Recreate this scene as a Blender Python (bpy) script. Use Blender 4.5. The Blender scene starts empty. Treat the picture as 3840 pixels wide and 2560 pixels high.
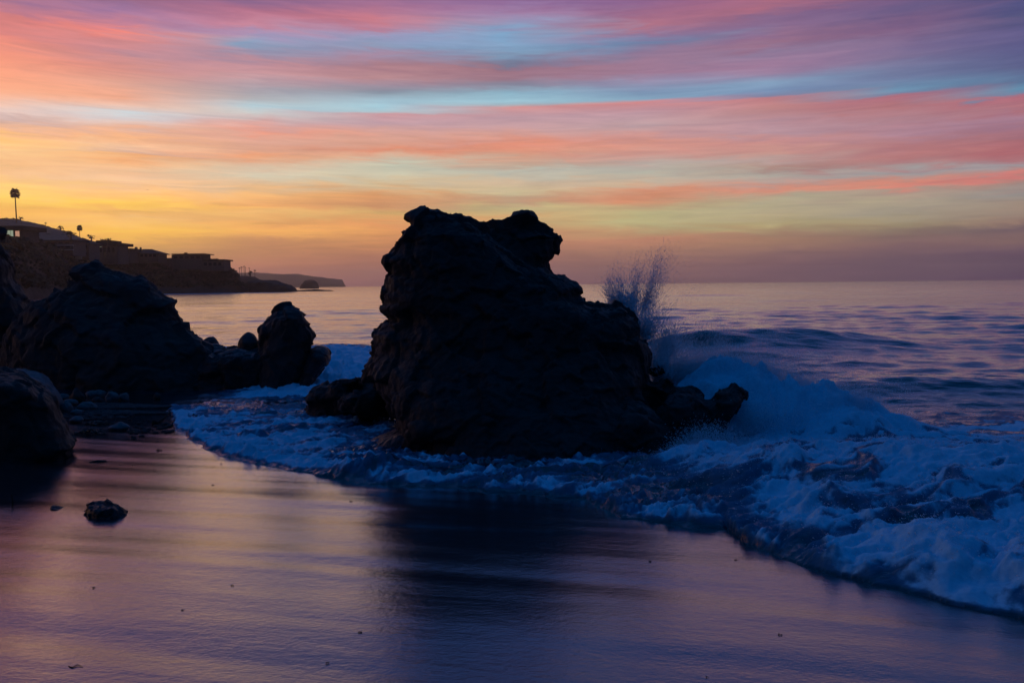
import bpy, bmesh, math, random
import numpy as np
from mathutils import Vector, Matrix, Euler
R = math.radians
rng = np.random.default_rng(7); random.seed(7)
SC = bpy.context.scene
COL = SC.collection

# ------------------------------------------------------------------ camera
CAM_Z = 2.4
cam_d = bpy.data.cameras.new('camera'); cam_d.lens = 28; cam_d.sensor_width = 36
cam_d.clip_start = 0.05; cam_d.clip_end = 30000
cam = bpy.data.objects.new('camera', cam_d); COL.objects.link(cam)
PITCH = math.atan(214 / 2987.0); ROLL = -R(0.587)
CM = (Matrix.Rotation(math.pi / 2 - PITCH, 4, 'X') @ Matrix.Rotation(ROLL, 4, 'Z'))
CM.translation = (0, 0, CAM_Z)
cam.matrix_world = CM; SC.camera = cam
F = 28 / 36 * 3840.0
M3 = np.array(CM.to_3x3())
def ray(px, py):
    v = np.array([(px - 1920) / F, (1280 - py) / F, -1.0]); v = M3 @ v
    return v / np.linalg.norm(v)
def at(px, py, Y):                      # point of the photograph's pixel at distance Y
    r = ray(px, py); t = Y / r[1]
    return np.array([r[0] * t, Y, CAM_Z + r[2] * t])
def azel(px, py):
    r = ray(px, py)
    return math.degrees(math.atan2(r[0], r[1])), math.degrees(math.asin(r[2]))

# ------------------------------------------------------------------ world: dusk sky with lit cloud bands
def s2l(c):
    c = np.asarray(c, float) / 255
    return np.where(c <= .04045, c / 12.92, ((c + .055) / 1.055) ** 2.4)
W = bpy.data.worlds.new('World'); SC.world = W; W.use_nodes = True
nt = W.node_tree; N = nt.nodes; L = nt.links; N.clear()
SKY = [
 (0, [(0,165,110,135),(35,185,115,130),(70,205,120,118),(130,215,125,118),(200,232,140,115),(280,242,155,120),(340,245,168,130),(385,238,185,160),(420,225,195,185),(450,200,170,165),(480,232,175,135),(515,252,190,110),(560,245,195,135),(600,235,180,125),(650,245,190,130),(700,255,205,110),(740,255,205,90),(790,245,180,80),(830,250,185,80),(900,235,165,80),(1000,200,130,90),(1078,165,105,90)]),
 (480, [(0,140,100,135),(50,150,110,150),(90,185,120,140),(125,225,125,115),(150,205,130,130),(200,185,135,145),(260,205,135,125),(320,220,160,140),(370,228,160,130),(395,225,180,160),(420,195,205,210),(450,205,195,195),(490,225,170,140),(515,240,175,125),(545,240,190,150),(575,205,165,145),(588,238,165,105),(620,240,185,135),(670,235,190,150),(720,250,190,120),(770,255,200,75),(795,235,175,90),(820,240,185,110),(870,255,195,70),(910,225,165,80),(950,190,145,85),(1000,180,125,90),(1077,150,100,100)]),
 (960, [(0,135,95,130),(40,170,105,130),(100,190,125,145),(130,160,140,175),(165,125,150,180),(205,145,135,160),(240,185,135,145),(280,195,145,150),(330,160,150,160),(370,165,165,170),(400,170,195,205),(425,190,195,195),(455,205,160,155),(490,230,150,125),(520,215,160,140),(560,210,155,130),(585,232,155,110),(620,215,180,150),(650,205,195,170),(690,215,180,140),(730,240,180,110),(770,235,165,95),(800,235,180,105),(830,225,160,90),(868,250,180,85),(900,200,140,90),(950,190,130,90),(1000,185,120,95),(1050,165,105,100),(1076,155,100,105)]),
 (1440, [(0,165,105,130),(40,178,110,130),(65,195,116,128),(100,176,122,145),(130,145,145,180),(170,130,145,175),(200,155,130,155),(250,165,120,130),(290,175,130,135),(320,155,135,150),(345,130,140,155),(375,150,180,195),(400,155,195,210),(421,160,185,195),(428,195,145,150),(460,185,150,160),(500,210,155,140),(540,205,150,130),(565,215,135,105),(590,205,165,140),(615,185,190,170),(650,195,190,165),(690,205,180,140),(730,215,150,95),(770,200,140,95),(800,205,165,100),(845,225,150,90),(880,215,145,85),(920,195,130,85),(970,175,115,90),(1020,155,105,95),(1072,140,95,100)]),
 (1920, [(0,150,100,135),(40,155,120,155),(80,140,140,175),(120,115,155,190),(160,120,155,190),(200,115,145,175),(240,110,115,140),(262,145,105,120),(300,150,115,130),(330,125,130,150),(350,130,170,190),(380,150,190,205),(393,155,170,180),(400,200,140,140),(440,180,145,155),(470,190,150,155),(505,205,150,140),(545,215,135,110),(590,205,150,125),(620,185,160,140),(640,180,180,165),(680,200,175,145),(720,195,180,140),(750,185,150,120),(785,190,175,125),(830,205,155,100),(880,195,135,95),(930,175,120,95),(1000,145,100,95),(1066,130,90,100)]),
 (2400, [(0,140,90,125),(50,150,100,130),(100,165,105,125),(140,130,115,150),(165,105,125,160),(195,135,115,145),(230,150,115,140),(275,150,115,140),(310,140,135,165),(345,120,145,175),(374,120,155,180),(380,200,125,125),(420,185,145,155),(470,180,150,155),(515,195,140,135),(550,205,140,125),(590,195,150,140),(620,175,165,155),(650,175,175,160),(690,195,165,140),(715,205,140,110),(750,205,135,100),(775,190,155,115),(800,185,175,125),(840,180,170,120),(880,185,145,105),(900,190,130,100),(940,150,110,95),(1000,130,95,95),(1061,115,85,95)]),
 (2880, [(0,172,102,122),(30,160,100,122),(60,125,95,130),(110,130,100,135),(160,145,105,130),(200,135,115,145),(240,150,115,145),(275,145,120,150),(310,120,150,180),(345,115,140,175),(362,120,130,160),(368,185,120,125),(410,180,125,125),(460,175,135,145),(500,175,140,150),(530,195,135,130),(570,190,140,130),(600,175,150,145),(625,165,130,120),(655,165,160,150),(680,180,150,140),(705,210,140,115),(735,170,160,135),(770,175,165,130),(810,180,165,130),(850,170,155,110),(885,160,125,100),(910,150,115,95),(950,125,95,95),(1000,115,85,95),(1056,105,80,95)]),
 (3360, [(0,110,85,125),(50,100,85,125),(110,120,90,125),(170,125,105,140),(220,115,105,140),(260,110,115,150),(300,105,120,155),(340,100,140,170),(353,108,128,158),(359,170,105,120),(400,170,110,115),(450,170,125,135),(500,165,125,140),(540,170,115,120),(580,175,115,115),(615,170,125,125),(645,150,150,150),(672,190,130,115),(690,215,130,110),(710,170,145,130),(750,165,150,130),(800,160,150,130),(850,150,135,105),(885,130,105,95),(920,115,90,95),(970,100,80,95),(1051,95,75,95)]),
 (3840, [(0,75,75,120),(60,80,80,120),(120,90,85,130),(180,85,85,130),(250,85,90,130),(300,85,110,145),(330,90,135,165),(349,105,120,150),(355,165,100,115),(400,165,105,115),(450,155,115,135),(510,160,105,115),(550,170,100,105),(590,165,110,115),(620,150,145,150),(645,160,130,130),(660,200,115,110),(685,165,130,120),(720,145,140,135),(770,150,130,115),(800,150,130,115),(830,150,120,105),(850,110,90,95),(905,120,95,95),(950,95,75,95),(1000,85,70,90),(1046,85,65,95)]),
]
def nd(t, **kw):
    n = N.new(t)
    for k, v in kw.items(): setattr(n, k, v)
    return n
def mth(op, a, b=None, c=None, clamp=False):
    n = N.new('ShaderNodeMath'); n.operation = op; n.use_clamp = clamp
    for i, v in enumerate((a, b, c)):
        if v is None: continue
        if isinstance(v, (int, float)): n.inputs[i].default_value = v
        else: L.new(v, n.inputs[i])
    return n.outputs[0]
def mrange(v, a, b, c=0., d=1., kind='LINEAR'):
    n = N.new('ShaderNodeMapRange'); n.interpolation_type = kind
    L.new(v, n.inputs[0])
    for i, x in enumerate((a, b, c, d)): n.inputs[i + 1].default_value = x
    return n.outputs[0]
def mixc(f, a, b, kind='MIX'):
    n = N.new('ShaderNodeMix'); n.data_type = 'RGBA'; n.blend_type = kind
    for i, v in ((0, f), (6, a), (7, b)):
        if isinstance(v, (int, float)): n.inputs[i].default_value = v
        elif isinstance(v, (tuple, list, np.ndarray)): n.inputs[i].default_value = (*[float(q) for q in v], 1)
        else: L.new(v, n.inputs[i])
    return n.outputs[2]
def cxyz(x, y, z=0.):
    n = N.new('ShaderNodeCombineXYZ')
    for i, v in enumerate((x, y, z)):
        if isinstance(v, (int, float)): n.inputs[i].default_value = v
        else: L.new(v, n.inputs[i])
    return n.outputs[0]
def noise(vec, scale, detail=4, rough=.5, dist=0.):
    n = N.new('ShaderNodeTexNoise'); L.new(vec, n.inputs['Vector'])
    n.inputs['Scale'].default_value = scale; n.inputs['Detail'].default_value = detail
    n.inputs['Roughness'].default_value = rough; n.inputs['Distortion'].default_value = dist
    return n.outputs[0]
tc = N.new('ShaderNodeTexCoord'); sx = N.new('ShaderNodeSeparateXYZ'); L.new(tc.outputs['Generated'], sx.inputs[0])
AZ = mth('DEGREES', mth('ARCTAN2', sx.outputs[0], sx.outputs[1]))
EL = mth('DEGREES', mth('ARCSINE', sx.outputs[2]))
ELA = mth('ABSOLUTE', EL)
n1 = mth('SUBTRACT', noise(cxyz(mth('MULTIPLY', AZ, .055), mth('MULTIPLY', ELA, .40)), 1, 4, .5, .4), .5)
n2 = mth('SUBTRACT', noise(cxyz(mth('MULTIPLY', AZ, .16), mth('MULTIPLY', ELA, 1.5), 4.), 1, 5, .55, .6), .5)
n3 = mth('SUBTRACT', noise(cxyz(mth('ADD', mth('MULTIPLY', AZ, .20), mth('MULTIPLY', ELA, .35)), mth('MULTIPLY', ELA, 1.25), 7.), 1, 7, .62, 1.1), .5)
damp = mth('MULTIPLY', mrange(ELA, 0, 5, .25, 1), mrange(mth('ABSOLUTE', mth('SUBTRACT', ELA, 12.4)), .3, 2.6, .22, 1, 'SMOOTHSTEP'))
ELW = mth('ADD', ELA, mth('MULTIPLY', mth('ADD', mth('MULTIPLY', n1, .5), mth('ADD', mth('MULTIPLY', n2, .7), mth('MULTIPLY', n3, 1.5))), damp))
AZW = mth('ADD', AZ, mth('MULTIPLY', mth('MULTIPLY', n2, damp), 9.))
TOP = 23.0
cur = None; prev_az = None
for px, stops in SKY:
    cr = N.new('ShaderNodeValToRGB'); L.new(mth('DIVIDE', ELW, TOP), cr.inputs[0])
    els = cr.color_ramp.elements
    pts = []
    for s in stops:
        c = s2l(s[1:])
        if px >= 2400 and s[0] > 900: c = c * np.array([1.22, 1.15, 1.02])
        pts.append((max(0, azel(px, s[0])[1]) / TOP, c))
    pts = [(p, .95 * c + .05 * (.2126 * c[0] + .7152 * c[1] + .0722 * c[2])) for p, c in pts]
    pts.sort(key=lambda q: q[0])
    pts = pts[:32]
    while len(els) < len(pts): els.new(.5)
    for e, (p, c) in zip(els, pts): e.position = p
    for e, (p, c) in zip(els, pts): e.position = p; e.color = (*[float(q) for q in c], 1)
    az = azel(px, 700)[0]
    cur = cr.outputs[0] if cur is None else mixc(mrange(AZW, prev_az, az), cur, cr.outputs[0])
    prev_az = az
# fine wisps
w = mrange(noise(cxyz(mth('ADD', mth('MULTIPLY', AZ, .15), mth('MULTIPLY', ELA, .3)), mth('MULTIPLY', ELA, 2.2), 9.), 1, 7, .62, .9), .25, .75)
cur = mixc(1.0, cur, mixc(w, (.86, .87, .90), (1.14, 1.12, 1.08)), 'MULTIPLY')
# higher up the dusk turns a deep even blue, a few mauve streaks lingering
ZEN = s2l((0, 74, 136)) ; UP = s2l((72, 98, 168))
hi = mixc(mth('MULTIPLY', mrange(n1, -.5, .2, .5, 1.), mrange(EL, 42, 24, kind='SMOOTHSTEP')), ZEN, UP)
cur = mixc(mrange(EL, 17.5, 22, kind='SMOOTHSTEP'), cur, hi)
# away from the sunset the low sky is dull slate blue
back = mixc(mrange(ELA, 5, 60), s2l((12, 18, 36)), ZEN)
away = mrange(mth('ABSOLUTE', mth('ADD', AZ, 12)), 48, 115, kind='SMOOTHSTEP')
cur = mixc(away, cur, back)
bg = N.new('ShaderNodeBackground'); L.new(cur, bg.inputs[0]); bg.inputs[1].default_value = 1.17
wo = N.new('ShaderNodeOutputWorld'); L.new(bg.outputs[0], wo.inputs[0])

# the sun is already below the hill: only a breath of warm light
sd = bpy.data.lights.new('sun', 'SUN'); sd.energy = .06; sd.angle = R(12); sd.color = (1, .62, .38)
so = bpy.data.objects.new('sun', sd); COL.objects.link(so)
so.rotation_euler = Vector((math.sin(R(-34)), math.cos(R(-34)), math.tan(R(3)))).to_track_quat('Z', 'Y').to_euler()
SC.view_settings.view_transform = 'Standard'; SC.view_settings.look = 'None'
SC.view_settings.exposure = 0; SC.view_settings.gamma = 1
SC.cycles.use_denoising = True
SC.cycles.max_bounces = 8; SC.cycles.diffuse_bounces = 6; SC.cycles.glossy_bounces = 3
SC.cycles.transmission_bounces = 6; SC.cycles.volume_bounces = 0; SC.cycles.transparent_max_bounces = 8

# ------------------------------------------------------------------ helpers
def tag(o, label=None, cat=None, group=None, kind=None):
    for k, v in (('label', label), ('category', cat), ('group', group), ('kind', kind)):
        if v: o[k] = v
    return o
def mesh_np(name, V, faces, smooth=True):
    me = bpy.data.meshes.new(name)
    V = np.asarray(V, np.float32); faces = np.asarray(faces, np.int32)
    k = faces.shape[1]
    me.vertices.add(len(V)); me.vertices.foreach_set('co', V.ravel())
    me.loops.add(faces.size); me.loops.foreach_set('vertex_index', faces.ravel())
    me.polygons.add(len(faces))
    me.polygons.foreach_set('loop_start', np.arange(0, faces.size, k, dtype=np.int32))
    try: me.polygons.foreach_set('loop_total', np.full(len(faces), k, np.int32))
    except Exception: pass
    if smooth: me.polygons.foreach_set('use_smooth', np.ones(len(faces), bool))
    me.update(calc_edges=True)
    return me
def link(name, me, mat=None, parent=None, loc=None):
    o = bpy.data.objects.new(name, me); COL.objects.link(o)
    if mat is not None and me is not None and len(me.materials) == 0: me.materials.append(mat)
    if parent is not None: o.parent = parent
    if loc is not None: o.location = loc
    return o
def empty(name, loc=(0, 0, 0), rz=0):
    o = bpy.data.objects.new(name, None); COL.objects.link(o); o.location = loc; o.rotation_euler.z = rz
    o.empty_display_size = .2
    return o
def grid_faces(nr, nc, wrap=False):
    i = np.arange(nr - 1)[:, None]; j = np.arange(nc if wrap else nc - 1)[None]
    a = i * nc + j; b = i * nc + (j + 1) % nc
    return np.stack([a, b, b + nc, a + nc], -1).reshape(-1, 4)
def _h(*ii, seed=0):
    h = np.full(ii[0].shape, np.uint32(seed * 2654435761 & 0xffffffff), np.uint32)
    for q, m in zip(ii, (374761393, 668265263, 2246822519)):
        h = (h ^ (q.astype(np.int64) & 0xffffffff).astype(np.uint32) * np.uint32(m)); h = (h ^ (h >> np.uint32(13))) * np.uint32(1274126177)
    return h ^ (h >> np.uint32(16))
def n2d(x, y, seed=0):
    xi = np.floor(x); yi = np.floor(y); fx = x - xi; fy = y - yi
    ux = fx * fx * fx * (fx * (fx * 6 - 15) + 10); uy = fy * fy * fy * (fy * (fy * 6 - 15) + 10)
    def g(a, b):
        t = _h(xi + a, yi + b, seed=seed).astype(np.float64) * (2 * np.pi / 4294967296.)
        return np.cos(t) * (fx - a) + np.sin(t) * (fy - b)
    a = g(0, 0); b = g(1, 0); c = g(0, 1); d = g(1, 1)
    return ((a + ux * (b - a)) * (1 - uy) + (c + ux * (d - c)) * uy) * 1.5
def fbm2(x, y, o=4, seed=0, gain=.5, lac=2.03):
    s = 0; a = 1
    for k in range(o):
        s = s + a * n2d(x, y, seed + k); x = x * lac + 3.1; y = y * lac + 1.7; a *= gain
    return s
def n3d(p, seed=0):
    i = np.floor(p); f = p - i; u = f * f * f * (f * (f * 6 - 15) + 10); out = 0
    for a in (0, 1):
        for b in (0, 1):
            for c in (0, 1):
                h = _h(i[:, 0] + a, i[:, 1] + b, i[:, 2] + c, seed=seed)
                gx = (h & 1023) / 511.5 - 1; gy = ((h >> np.uint32(10)) & 1023) / 511.5 - 1; gz = ((h >> np.uint32(20)) & 1023) / 511.5 - 1
                w_ = (u[:, 0] if a else 1 - u[:, 0]) * (u[:, 1] if b else 1 - u[:, 1]) * (u[:, 2] if c else 1 - u[:, 2])
                out = out + w_ * (gx * (f[:, 0] - a) + gy * (f[:, 1] - b) + gz * (f[:, 2] - c))
    return out
def fbm3(p, o=4, seed=0, gain=.5):
    s = 0; a = 1
    for k in range(o):
        s = s + a * n3d(p, seed + k); p = p * 2.03 + 1.3; a *= gain
    return s
def sstep(a, b, x):
    t = np.clip((x - a) / (b - a), 0, 1); return t * t * (3 - 2 * t)

# ------------------------------------------------------------------ materials
def material(name):
    global N, L
    m = bpy.data.materials.new(name); m.use_nodes = True
    N = m.node_tree.nodes; L = m.node_tree.links
    b = N['Principled BSDF']
    return m, b
def objco():
    t = N.new('ShaderNodeTexCoord'); return t.outputs['Object']
def mapping(v, scale=(1, 1, 1), rot=(0, 0, 0)):
    n = N.new('ShaderNodeMapping'); L.new(v, n.inputs[0]); n.inputs['Scale'].default_value = scale; n.inputs['Rotation'].default_value = rot
    return n.outputs[0]
def bump(h, strength, dist, normal=None):
    n = N.new('ShaderNodeBump'); n.inputs['Strength'].default_value = strength; n.inputs['Distance'].default_value = dist
    L.new(h, n.inputs['Height'])
    if normal is not None: L.new(normal, n.inputs['Normal'])
    return n.outputs[0]

def simple(name, c1, c2, scale, rough=.8, bs=.4, bd=.02, spec=.3, detail=6):
    m, b = material(name); v = objco()
    f = noise(v, scale, detail, .6)
    L.new(mixc(mrange(f, .3, .7), c1, c2), b.inputs['Base Color'])
    b.inputs['Roughness'].default_value = rough; b.inputs['Specular IOR Level'].default_value = spec
    L.new(bump(noise(v, scale * 4, 5, .6), bs, bd), b.inputs['Normal'])
    return m
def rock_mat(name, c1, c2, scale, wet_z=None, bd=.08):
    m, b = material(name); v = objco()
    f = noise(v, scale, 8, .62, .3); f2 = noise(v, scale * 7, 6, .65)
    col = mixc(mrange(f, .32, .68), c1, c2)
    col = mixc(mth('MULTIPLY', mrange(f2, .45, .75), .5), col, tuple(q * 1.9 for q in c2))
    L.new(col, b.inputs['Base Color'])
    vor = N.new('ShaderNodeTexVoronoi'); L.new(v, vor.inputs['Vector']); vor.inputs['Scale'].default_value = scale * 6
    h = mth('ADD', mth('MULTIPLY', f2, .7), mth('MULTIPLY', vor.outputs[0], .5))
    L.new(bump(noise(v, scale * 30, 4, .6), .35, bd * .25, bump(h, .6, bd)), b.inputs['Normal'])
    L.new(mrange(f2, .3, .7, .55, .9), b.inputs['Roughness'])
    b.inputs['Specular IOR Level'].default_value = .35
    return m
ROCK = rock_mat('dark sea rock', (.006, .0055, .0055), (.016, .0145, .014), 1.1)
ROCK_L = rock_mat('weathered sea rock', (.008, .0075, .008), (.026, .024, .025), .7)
COBBLE = rock_mat('grey cobble', (.05, .052, .056), (.10, .10, .105), 3., bd=.02)
WETROCK = rock_mat('wet black rock', (.010, .010, .011), (.025, .024, .026), 2.)
for nn in WETROCK.node_tree.nodes:
    if nn.type == 'BSDF_PRINCIPLED':
        for l in list(nn.inputs['Roughness'].links): WETROCK.node_tree.links.remove(l)
        nn.inputs['Roughness'].default_value = .45; nn.inputs['Specular IOR Level'].default_value = .22
KELP = simple('seaweed', (.012, .010, .006), (.035, .024, .012), 9., .5, .4, .01, .5)

def sand_mat():
    m, b = material('wet sand'); v = objco()
    v2 = mapping(v, (1, 1, 1), (0, 0, R(14)))
    d1 = mapping(v2, (.14, 1.1, 1))          # drainage streaks along the swash
    s1 = noise(d1, 1.6, 6, .6, .4); s2 = noise(mapping(v2, (.3, 3.2, 1)), 2.2, 5, .6, .3)
    grain = noise(v, 160, 3, .6); lump = noise(v, 9, 5, .55)
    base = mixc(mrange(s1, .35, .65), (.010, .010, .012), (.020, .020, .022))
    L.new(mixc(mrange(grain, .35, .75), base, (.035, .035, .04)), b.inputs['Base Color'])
    rgh = mth('ADD', mrange(s1, .36, .64, .05, .15), mrange(s2, .4, .7, 0., .07))
    L.new(rgh, b.inputs['Roughness'])
    b.inputs['IOR'].default_value = 1.65
    b.inputs['Coat Weight'].default_value = 1.; b.inputs['Coat IOR'].default_value = 1.52
    L.new(mth('MULTIPLY', rgh, .6), b.inputs['Coat Roughness'])
    h = mth('ADD', mth('MULTIPLY', s2, .55), mth('MULTIPLY', lump, .5))
    grit = mth('ADD', noise(v, 48, 5, .65), mth('MULTIPLY', noise(mapping(v, (.6, 1.4, 1), (0, 0, R(-14))), 16, 4, .6), 1.2))
    nrm = bump(grain, .4, .0015, bump(grit, .38, .0038, bump(h, .4, .012)))
    L.new(nrm, b.inputs['Normal']); L.new(nrm, b.inputs['Coat Normal'])
    return m
SAND = sand_mat()

def water_mat():
    m, b = material('sea water and foam'); v = objco()
    at_ = N.new('ShaderNodeAttribute'); at_.attribute_name = 'foam'; fo = at_.outputs['Fac']
    big = noise(mapping(v, (1, 1, 1)), 1.3, 8, .62, .8)
    vor = N.new('ShaderNodeTexVoronoi'); vor.feature = 'SMOOTH_F1'
    wv = N.new('ShaderNodeVectorMath'); wv.operation = 'ADD'
    nz = N.new('ShaderNodeTexNoise'); L.new(v, nz.inputs['Vector']); nz.inputs['Scale'].default_value = 5; nz.inputs['Detail'].default_value = 4
    sc_ = N.new('ShaderNodeVectorMath'); sc_.operation = 'SCALE'; L.new(nz.outputs['Color'], sc_.inputs[0]); sc_.inputs['Scale'].default_value = .16
    L.new(v, wv.inputs[0]); L.new(sc_.outputs[0], wv.inputs[1]); L.new(wv.outputs[0], vor.inputs['Vector'])
    vor.inputs['Scale'].default_value = 7; vor.inputs['Smoothness'].default_value = .6
    fine = noise(v, 24, 5, .65)
    lace = mth('ADD', mth('MULTIPLY', big, .75), mth('ADD', mth('MULTIPLY', vor.outputs[0], .30), mth('MULTIPLY', fine, .22)))
    f = mrange(mth('ADD', lace, mth('MULTIPLY', mth('SUBTRACT', fo, .5), 1.25)), .48, .80, kind='SMOOTHSTEP')
    f = mth('MULTIPLY', f, mrange(fo, 0., .12))
    aer = mrange(fo, .08, .45, kind='SMOOTHSTEP')
    L.new(mixc(aer, (.006, .022, .036), (.045, .15, .24)), b.inputs['Base Color'])
    L.new(mrange(aer, 0, 1, .5, .05), b.inputs['Specular IOR Level'])
    b.inputs['IOR'].default_value = 1.34
    ln_ = N.new('ShaderNodeVectorMath'); ln_.operation = 'LENGTH'; L.new(v, ln_.inputs[0])
    L.new(mth('ADD', mrange(ln_.outputs['Value'], 15, 500, .08, .28), mth('MULTIPLY', aer, .4)), b.inputs['Roughness'])
    wb = mth('ADD', noise(mapping(v, (.6, 1.6, 1), (0, 0, R(-8))), 3., 6, .6), mth('MULTIPLY', noise(mapping(v, (.3, .8, 1), (0, 0, R(6))), .5, 5, .6), 3.))
    wb = mth('ADD', wb, mth('MULTIPLY', noise(mapping(v, (.22, .5, 1), (0, 0, R(-4))), .12, 5, .55), 10.))
    wn = bump(wb, .6, .07); L.new(wn, b.inputs['Normal']); L.new(wn, b.inputs['Coat Normal'])
    L.new(mrange(aer, 0, .6, .9, 0.), b.inputs['Coat Weight']); b.inputs['Coat IOR'].default_value = 1.34; b.inputs['Coat Roughness'].default_value = .12
    fb = N.new('ShaderNodeBsdfPrincipled'); fb.inputs['Roughness'].default_value = .75; fb.inputs['Specular IOR Level'].default_value = .25
    L.new(mixc(mrange(fine, .3, .7), (.20, .50, .66), (.32, .64, .78)), fb.inputs['Base Color'])
    L.new(bump(mth('ADD', fine, vor.outputs[0]), .35, .012), fb.inputs['Normal'])
    mx = N.new('ShaderNodeMixShader'); L.new(f, mx.inputs[0]); L.new(b.outputs[0], mx.inputs[1]); L.new(fb.outputs[0], mx.inputs[2])
    L.new(mx.outputs[0], N['Material Output'].inputs[0])
    return m
WATER = water_mat()
def spray_mat():
    m, b = material('spray droplets')
    N.remove(b)
    d = N.new('ShaderNodeBsdfDiffuse'); t = N.new('ShaderNodeBsdfTranslucent'); mx = N.new('ShaderNodeMixShader')
    for q in (d, t): q.inputs[0].default_value = (.84, .92, .98, 1)
    mx.inputs[0].default_value = .75
    L.new(d.outputs[0], mx.inputs[1]); L.new(t.outputs[0], mx.inputs[2]); L.new(mx.outputs[0], N['Material Output'].inputs[0])
    return m
SPRAY = spray_mat()
CLIFF = simple('scrubby cliff', (.05, .034, .028), (.12, .085, .068), .08, .95, .5, .6, .1)
HILL = simple('dry hillside', (.13, .095, .075), (.21, .155, .12), .05, .95, .5, .8, .1)
FARL = simple('far headland', (.05, .045, .045), (.08, .07, .065), .01, .95, .3, 2, .1)
LEAF = simple('scrub leaves', (.018, .022, .012), (.04, .045, .022), .6, .8, .2, .05, .2)
PALM = simple('palm fronds', (.02, .024, .012), (.04, .045, .02), 2., .7, .2, .02, .2)
BARK = simple('palm bark', (.06, .05, .04), (.10, .085, .07), 3., .9, .4, .03, .2)
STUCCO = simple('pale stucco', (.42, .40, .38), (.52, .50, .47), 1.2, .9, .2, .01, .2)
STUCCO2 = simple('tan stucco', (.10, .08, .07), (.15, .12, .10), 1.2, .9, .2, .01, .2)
ROOF = simple('dark roof', (.03, .025, .023), (.055, .045, .04), 2., .85, .3, .03, .2)
TRIM = simple('white trim', (.55, .55, .56), (.65, .65, .66), 2., .7, .1, .005, .3)
GULL = simple('gull feathers', (.10, .10, .11), (.2, .2, .21), 6., .8, .1, .005, .2)
WOOD = simple('driftwood', (.01, .009, .008), (.025, .021, .018), 14., .8, .4, .01, .1)
def glass(name, em=None, e=0.):
    m, b = material(name)
    b.inputs['Base Color'].default_value = (.02, .025, .03, 1); b.inputs['Roughness'].default_value = .08
    if em: b.inputs['Emission Color'].default_value = (*em, 1); b.inputs['Emission Strength'].default_value = e
    return m
GLASS = glass('window glass'); LIT = glass('lit window', (.62, .72, .52), .42); LITP = glass('lit room', (1., .52, .34), .45)

# ------------------------------------------------------------------ beach
PY = np.array([-8, 0, 3, 5, 7, 9, 11, 14, 18, 25, 40, 80]); PZ = np.array([.66, .55, .490, .395, .288, .19, .112, .035, -.05, -.3, -1., -3.])
_yy = np.linspace(-8, 80, 1761); _zz = np.interp(_yy, PY, PZ); _k = np.hanning(41); _k /= _k.sum()
_zz = np.convolve(np.pad(_zz, 20, 'edge'), _k, 'valid')
def zs(x, y):
    x = np.asarray(x, float); y = np.asarray(y, float)
    z = np.interp(y, _yy, _zz) - .035 * np.logaddexp(0, (x - 1.) * 2) / 2
    z = z + .03 * np.logaddexp(0, (-x - 5.) * 1.5) / 1.5 * np.clip((20 - y) / 8, 0, 1)
    z = z + .012 * n2d(x * .30, y * .7, 3) + .013 * n2d(x * .20 + y * .06, y * 1.7 + x * .45, 5) + .005 * n2d(x * .25, y * 3.4 + x * .85, 9) + .0016 * n2d(x * .5, y * 5. + x * .8, 6)
    return z
def onsand(px, py):                     # where the pixel's ray meets the sand
    r = ray(px, py); t = np.linspace(2.5, 40, 4000); p = r[None] * t[:, None] + np.array([0, 0, CAM_Z])
    k = np.argmax(p[:, 2] < zs(p[:, 0], p[:, 1])); return p[k]
ys = np.concatenate([np.linspace(-8, 2.5, 60, endpoint=False), np.linspace(2.5, 13, 220, endpoint=False), np.linspace(13, 60, 90)])
xs = np.concatenate([np.linspace(-40, -12, 30, endpoint=False), np.linspace(-12, 10, 250, endpoint=False), np.linspace(10, 40, 30)])
X, Y = np.meshgrid(xs, ys)
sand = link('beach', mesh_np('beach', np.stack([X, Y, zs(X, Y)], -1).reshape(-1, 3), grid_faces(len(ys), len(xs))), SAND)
tag(sand, 'smooth wet sand beach sloping down to the surf', 'sand', kind='structure')

# ------------------------------------------------------------------ sea: swash, surf and open water in one surface
EDGE = [(560,1462),(600,1485),(625,1530),(650,1575),(645,1603),(720,1655),(830,1710),(1000,1752),(1170,1782),(1300,1808),(1500,1822),(1900,1850),(2200,1880),(2330,1945),(2500,1968),(2740,1990),(2800,2040),(3000,2118),(3300,2205),(3560,2262),(3840,2318),(4300,2420)]
ep = np.array([onsand(*q) for q in EDGE]); o_ = np.argsort(ep[:, 0]); ep = ep[o_]
def yedge(x): 
    return np.interp(x, np.concatenate([[-30, ep[0, 0] - 1.0], ep[:, 0], [12]]), np.concatenate([[24, 21], ep[:, 1], [ep[-1, 1] - 2.2]]))
th = np.radians(np.concatenate([np.linspace(-52, -36, 40, endpoint=False), np.linspace(-36, 36, 690, endpoint=False), np.linspace(36, 66, 100)]))
rr = [3.4]
while rr[-1] < 3200:
    r0 = rr[-1]; rr.append(r0 * (1.0042 if r0 < 24 else 1.0058 if r0 < 90 else 1.013 if r0 < 260 else 1.05))
rr = np.array(rr)
TH, RRm = np.meshgrid(th, rr); X = RRm * np.sin(TH); Y = RRm * np.cos(TH)
res = np.maximum(RRm * np.gradient(th)[None], np.gradient(rr)[:, None])      # local grid spacing
h = np.zeros_like(X); hx = np.zeros_like(X); hy = np.zeros_like(X)
wr = np.random.default_rng(3)
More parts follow.
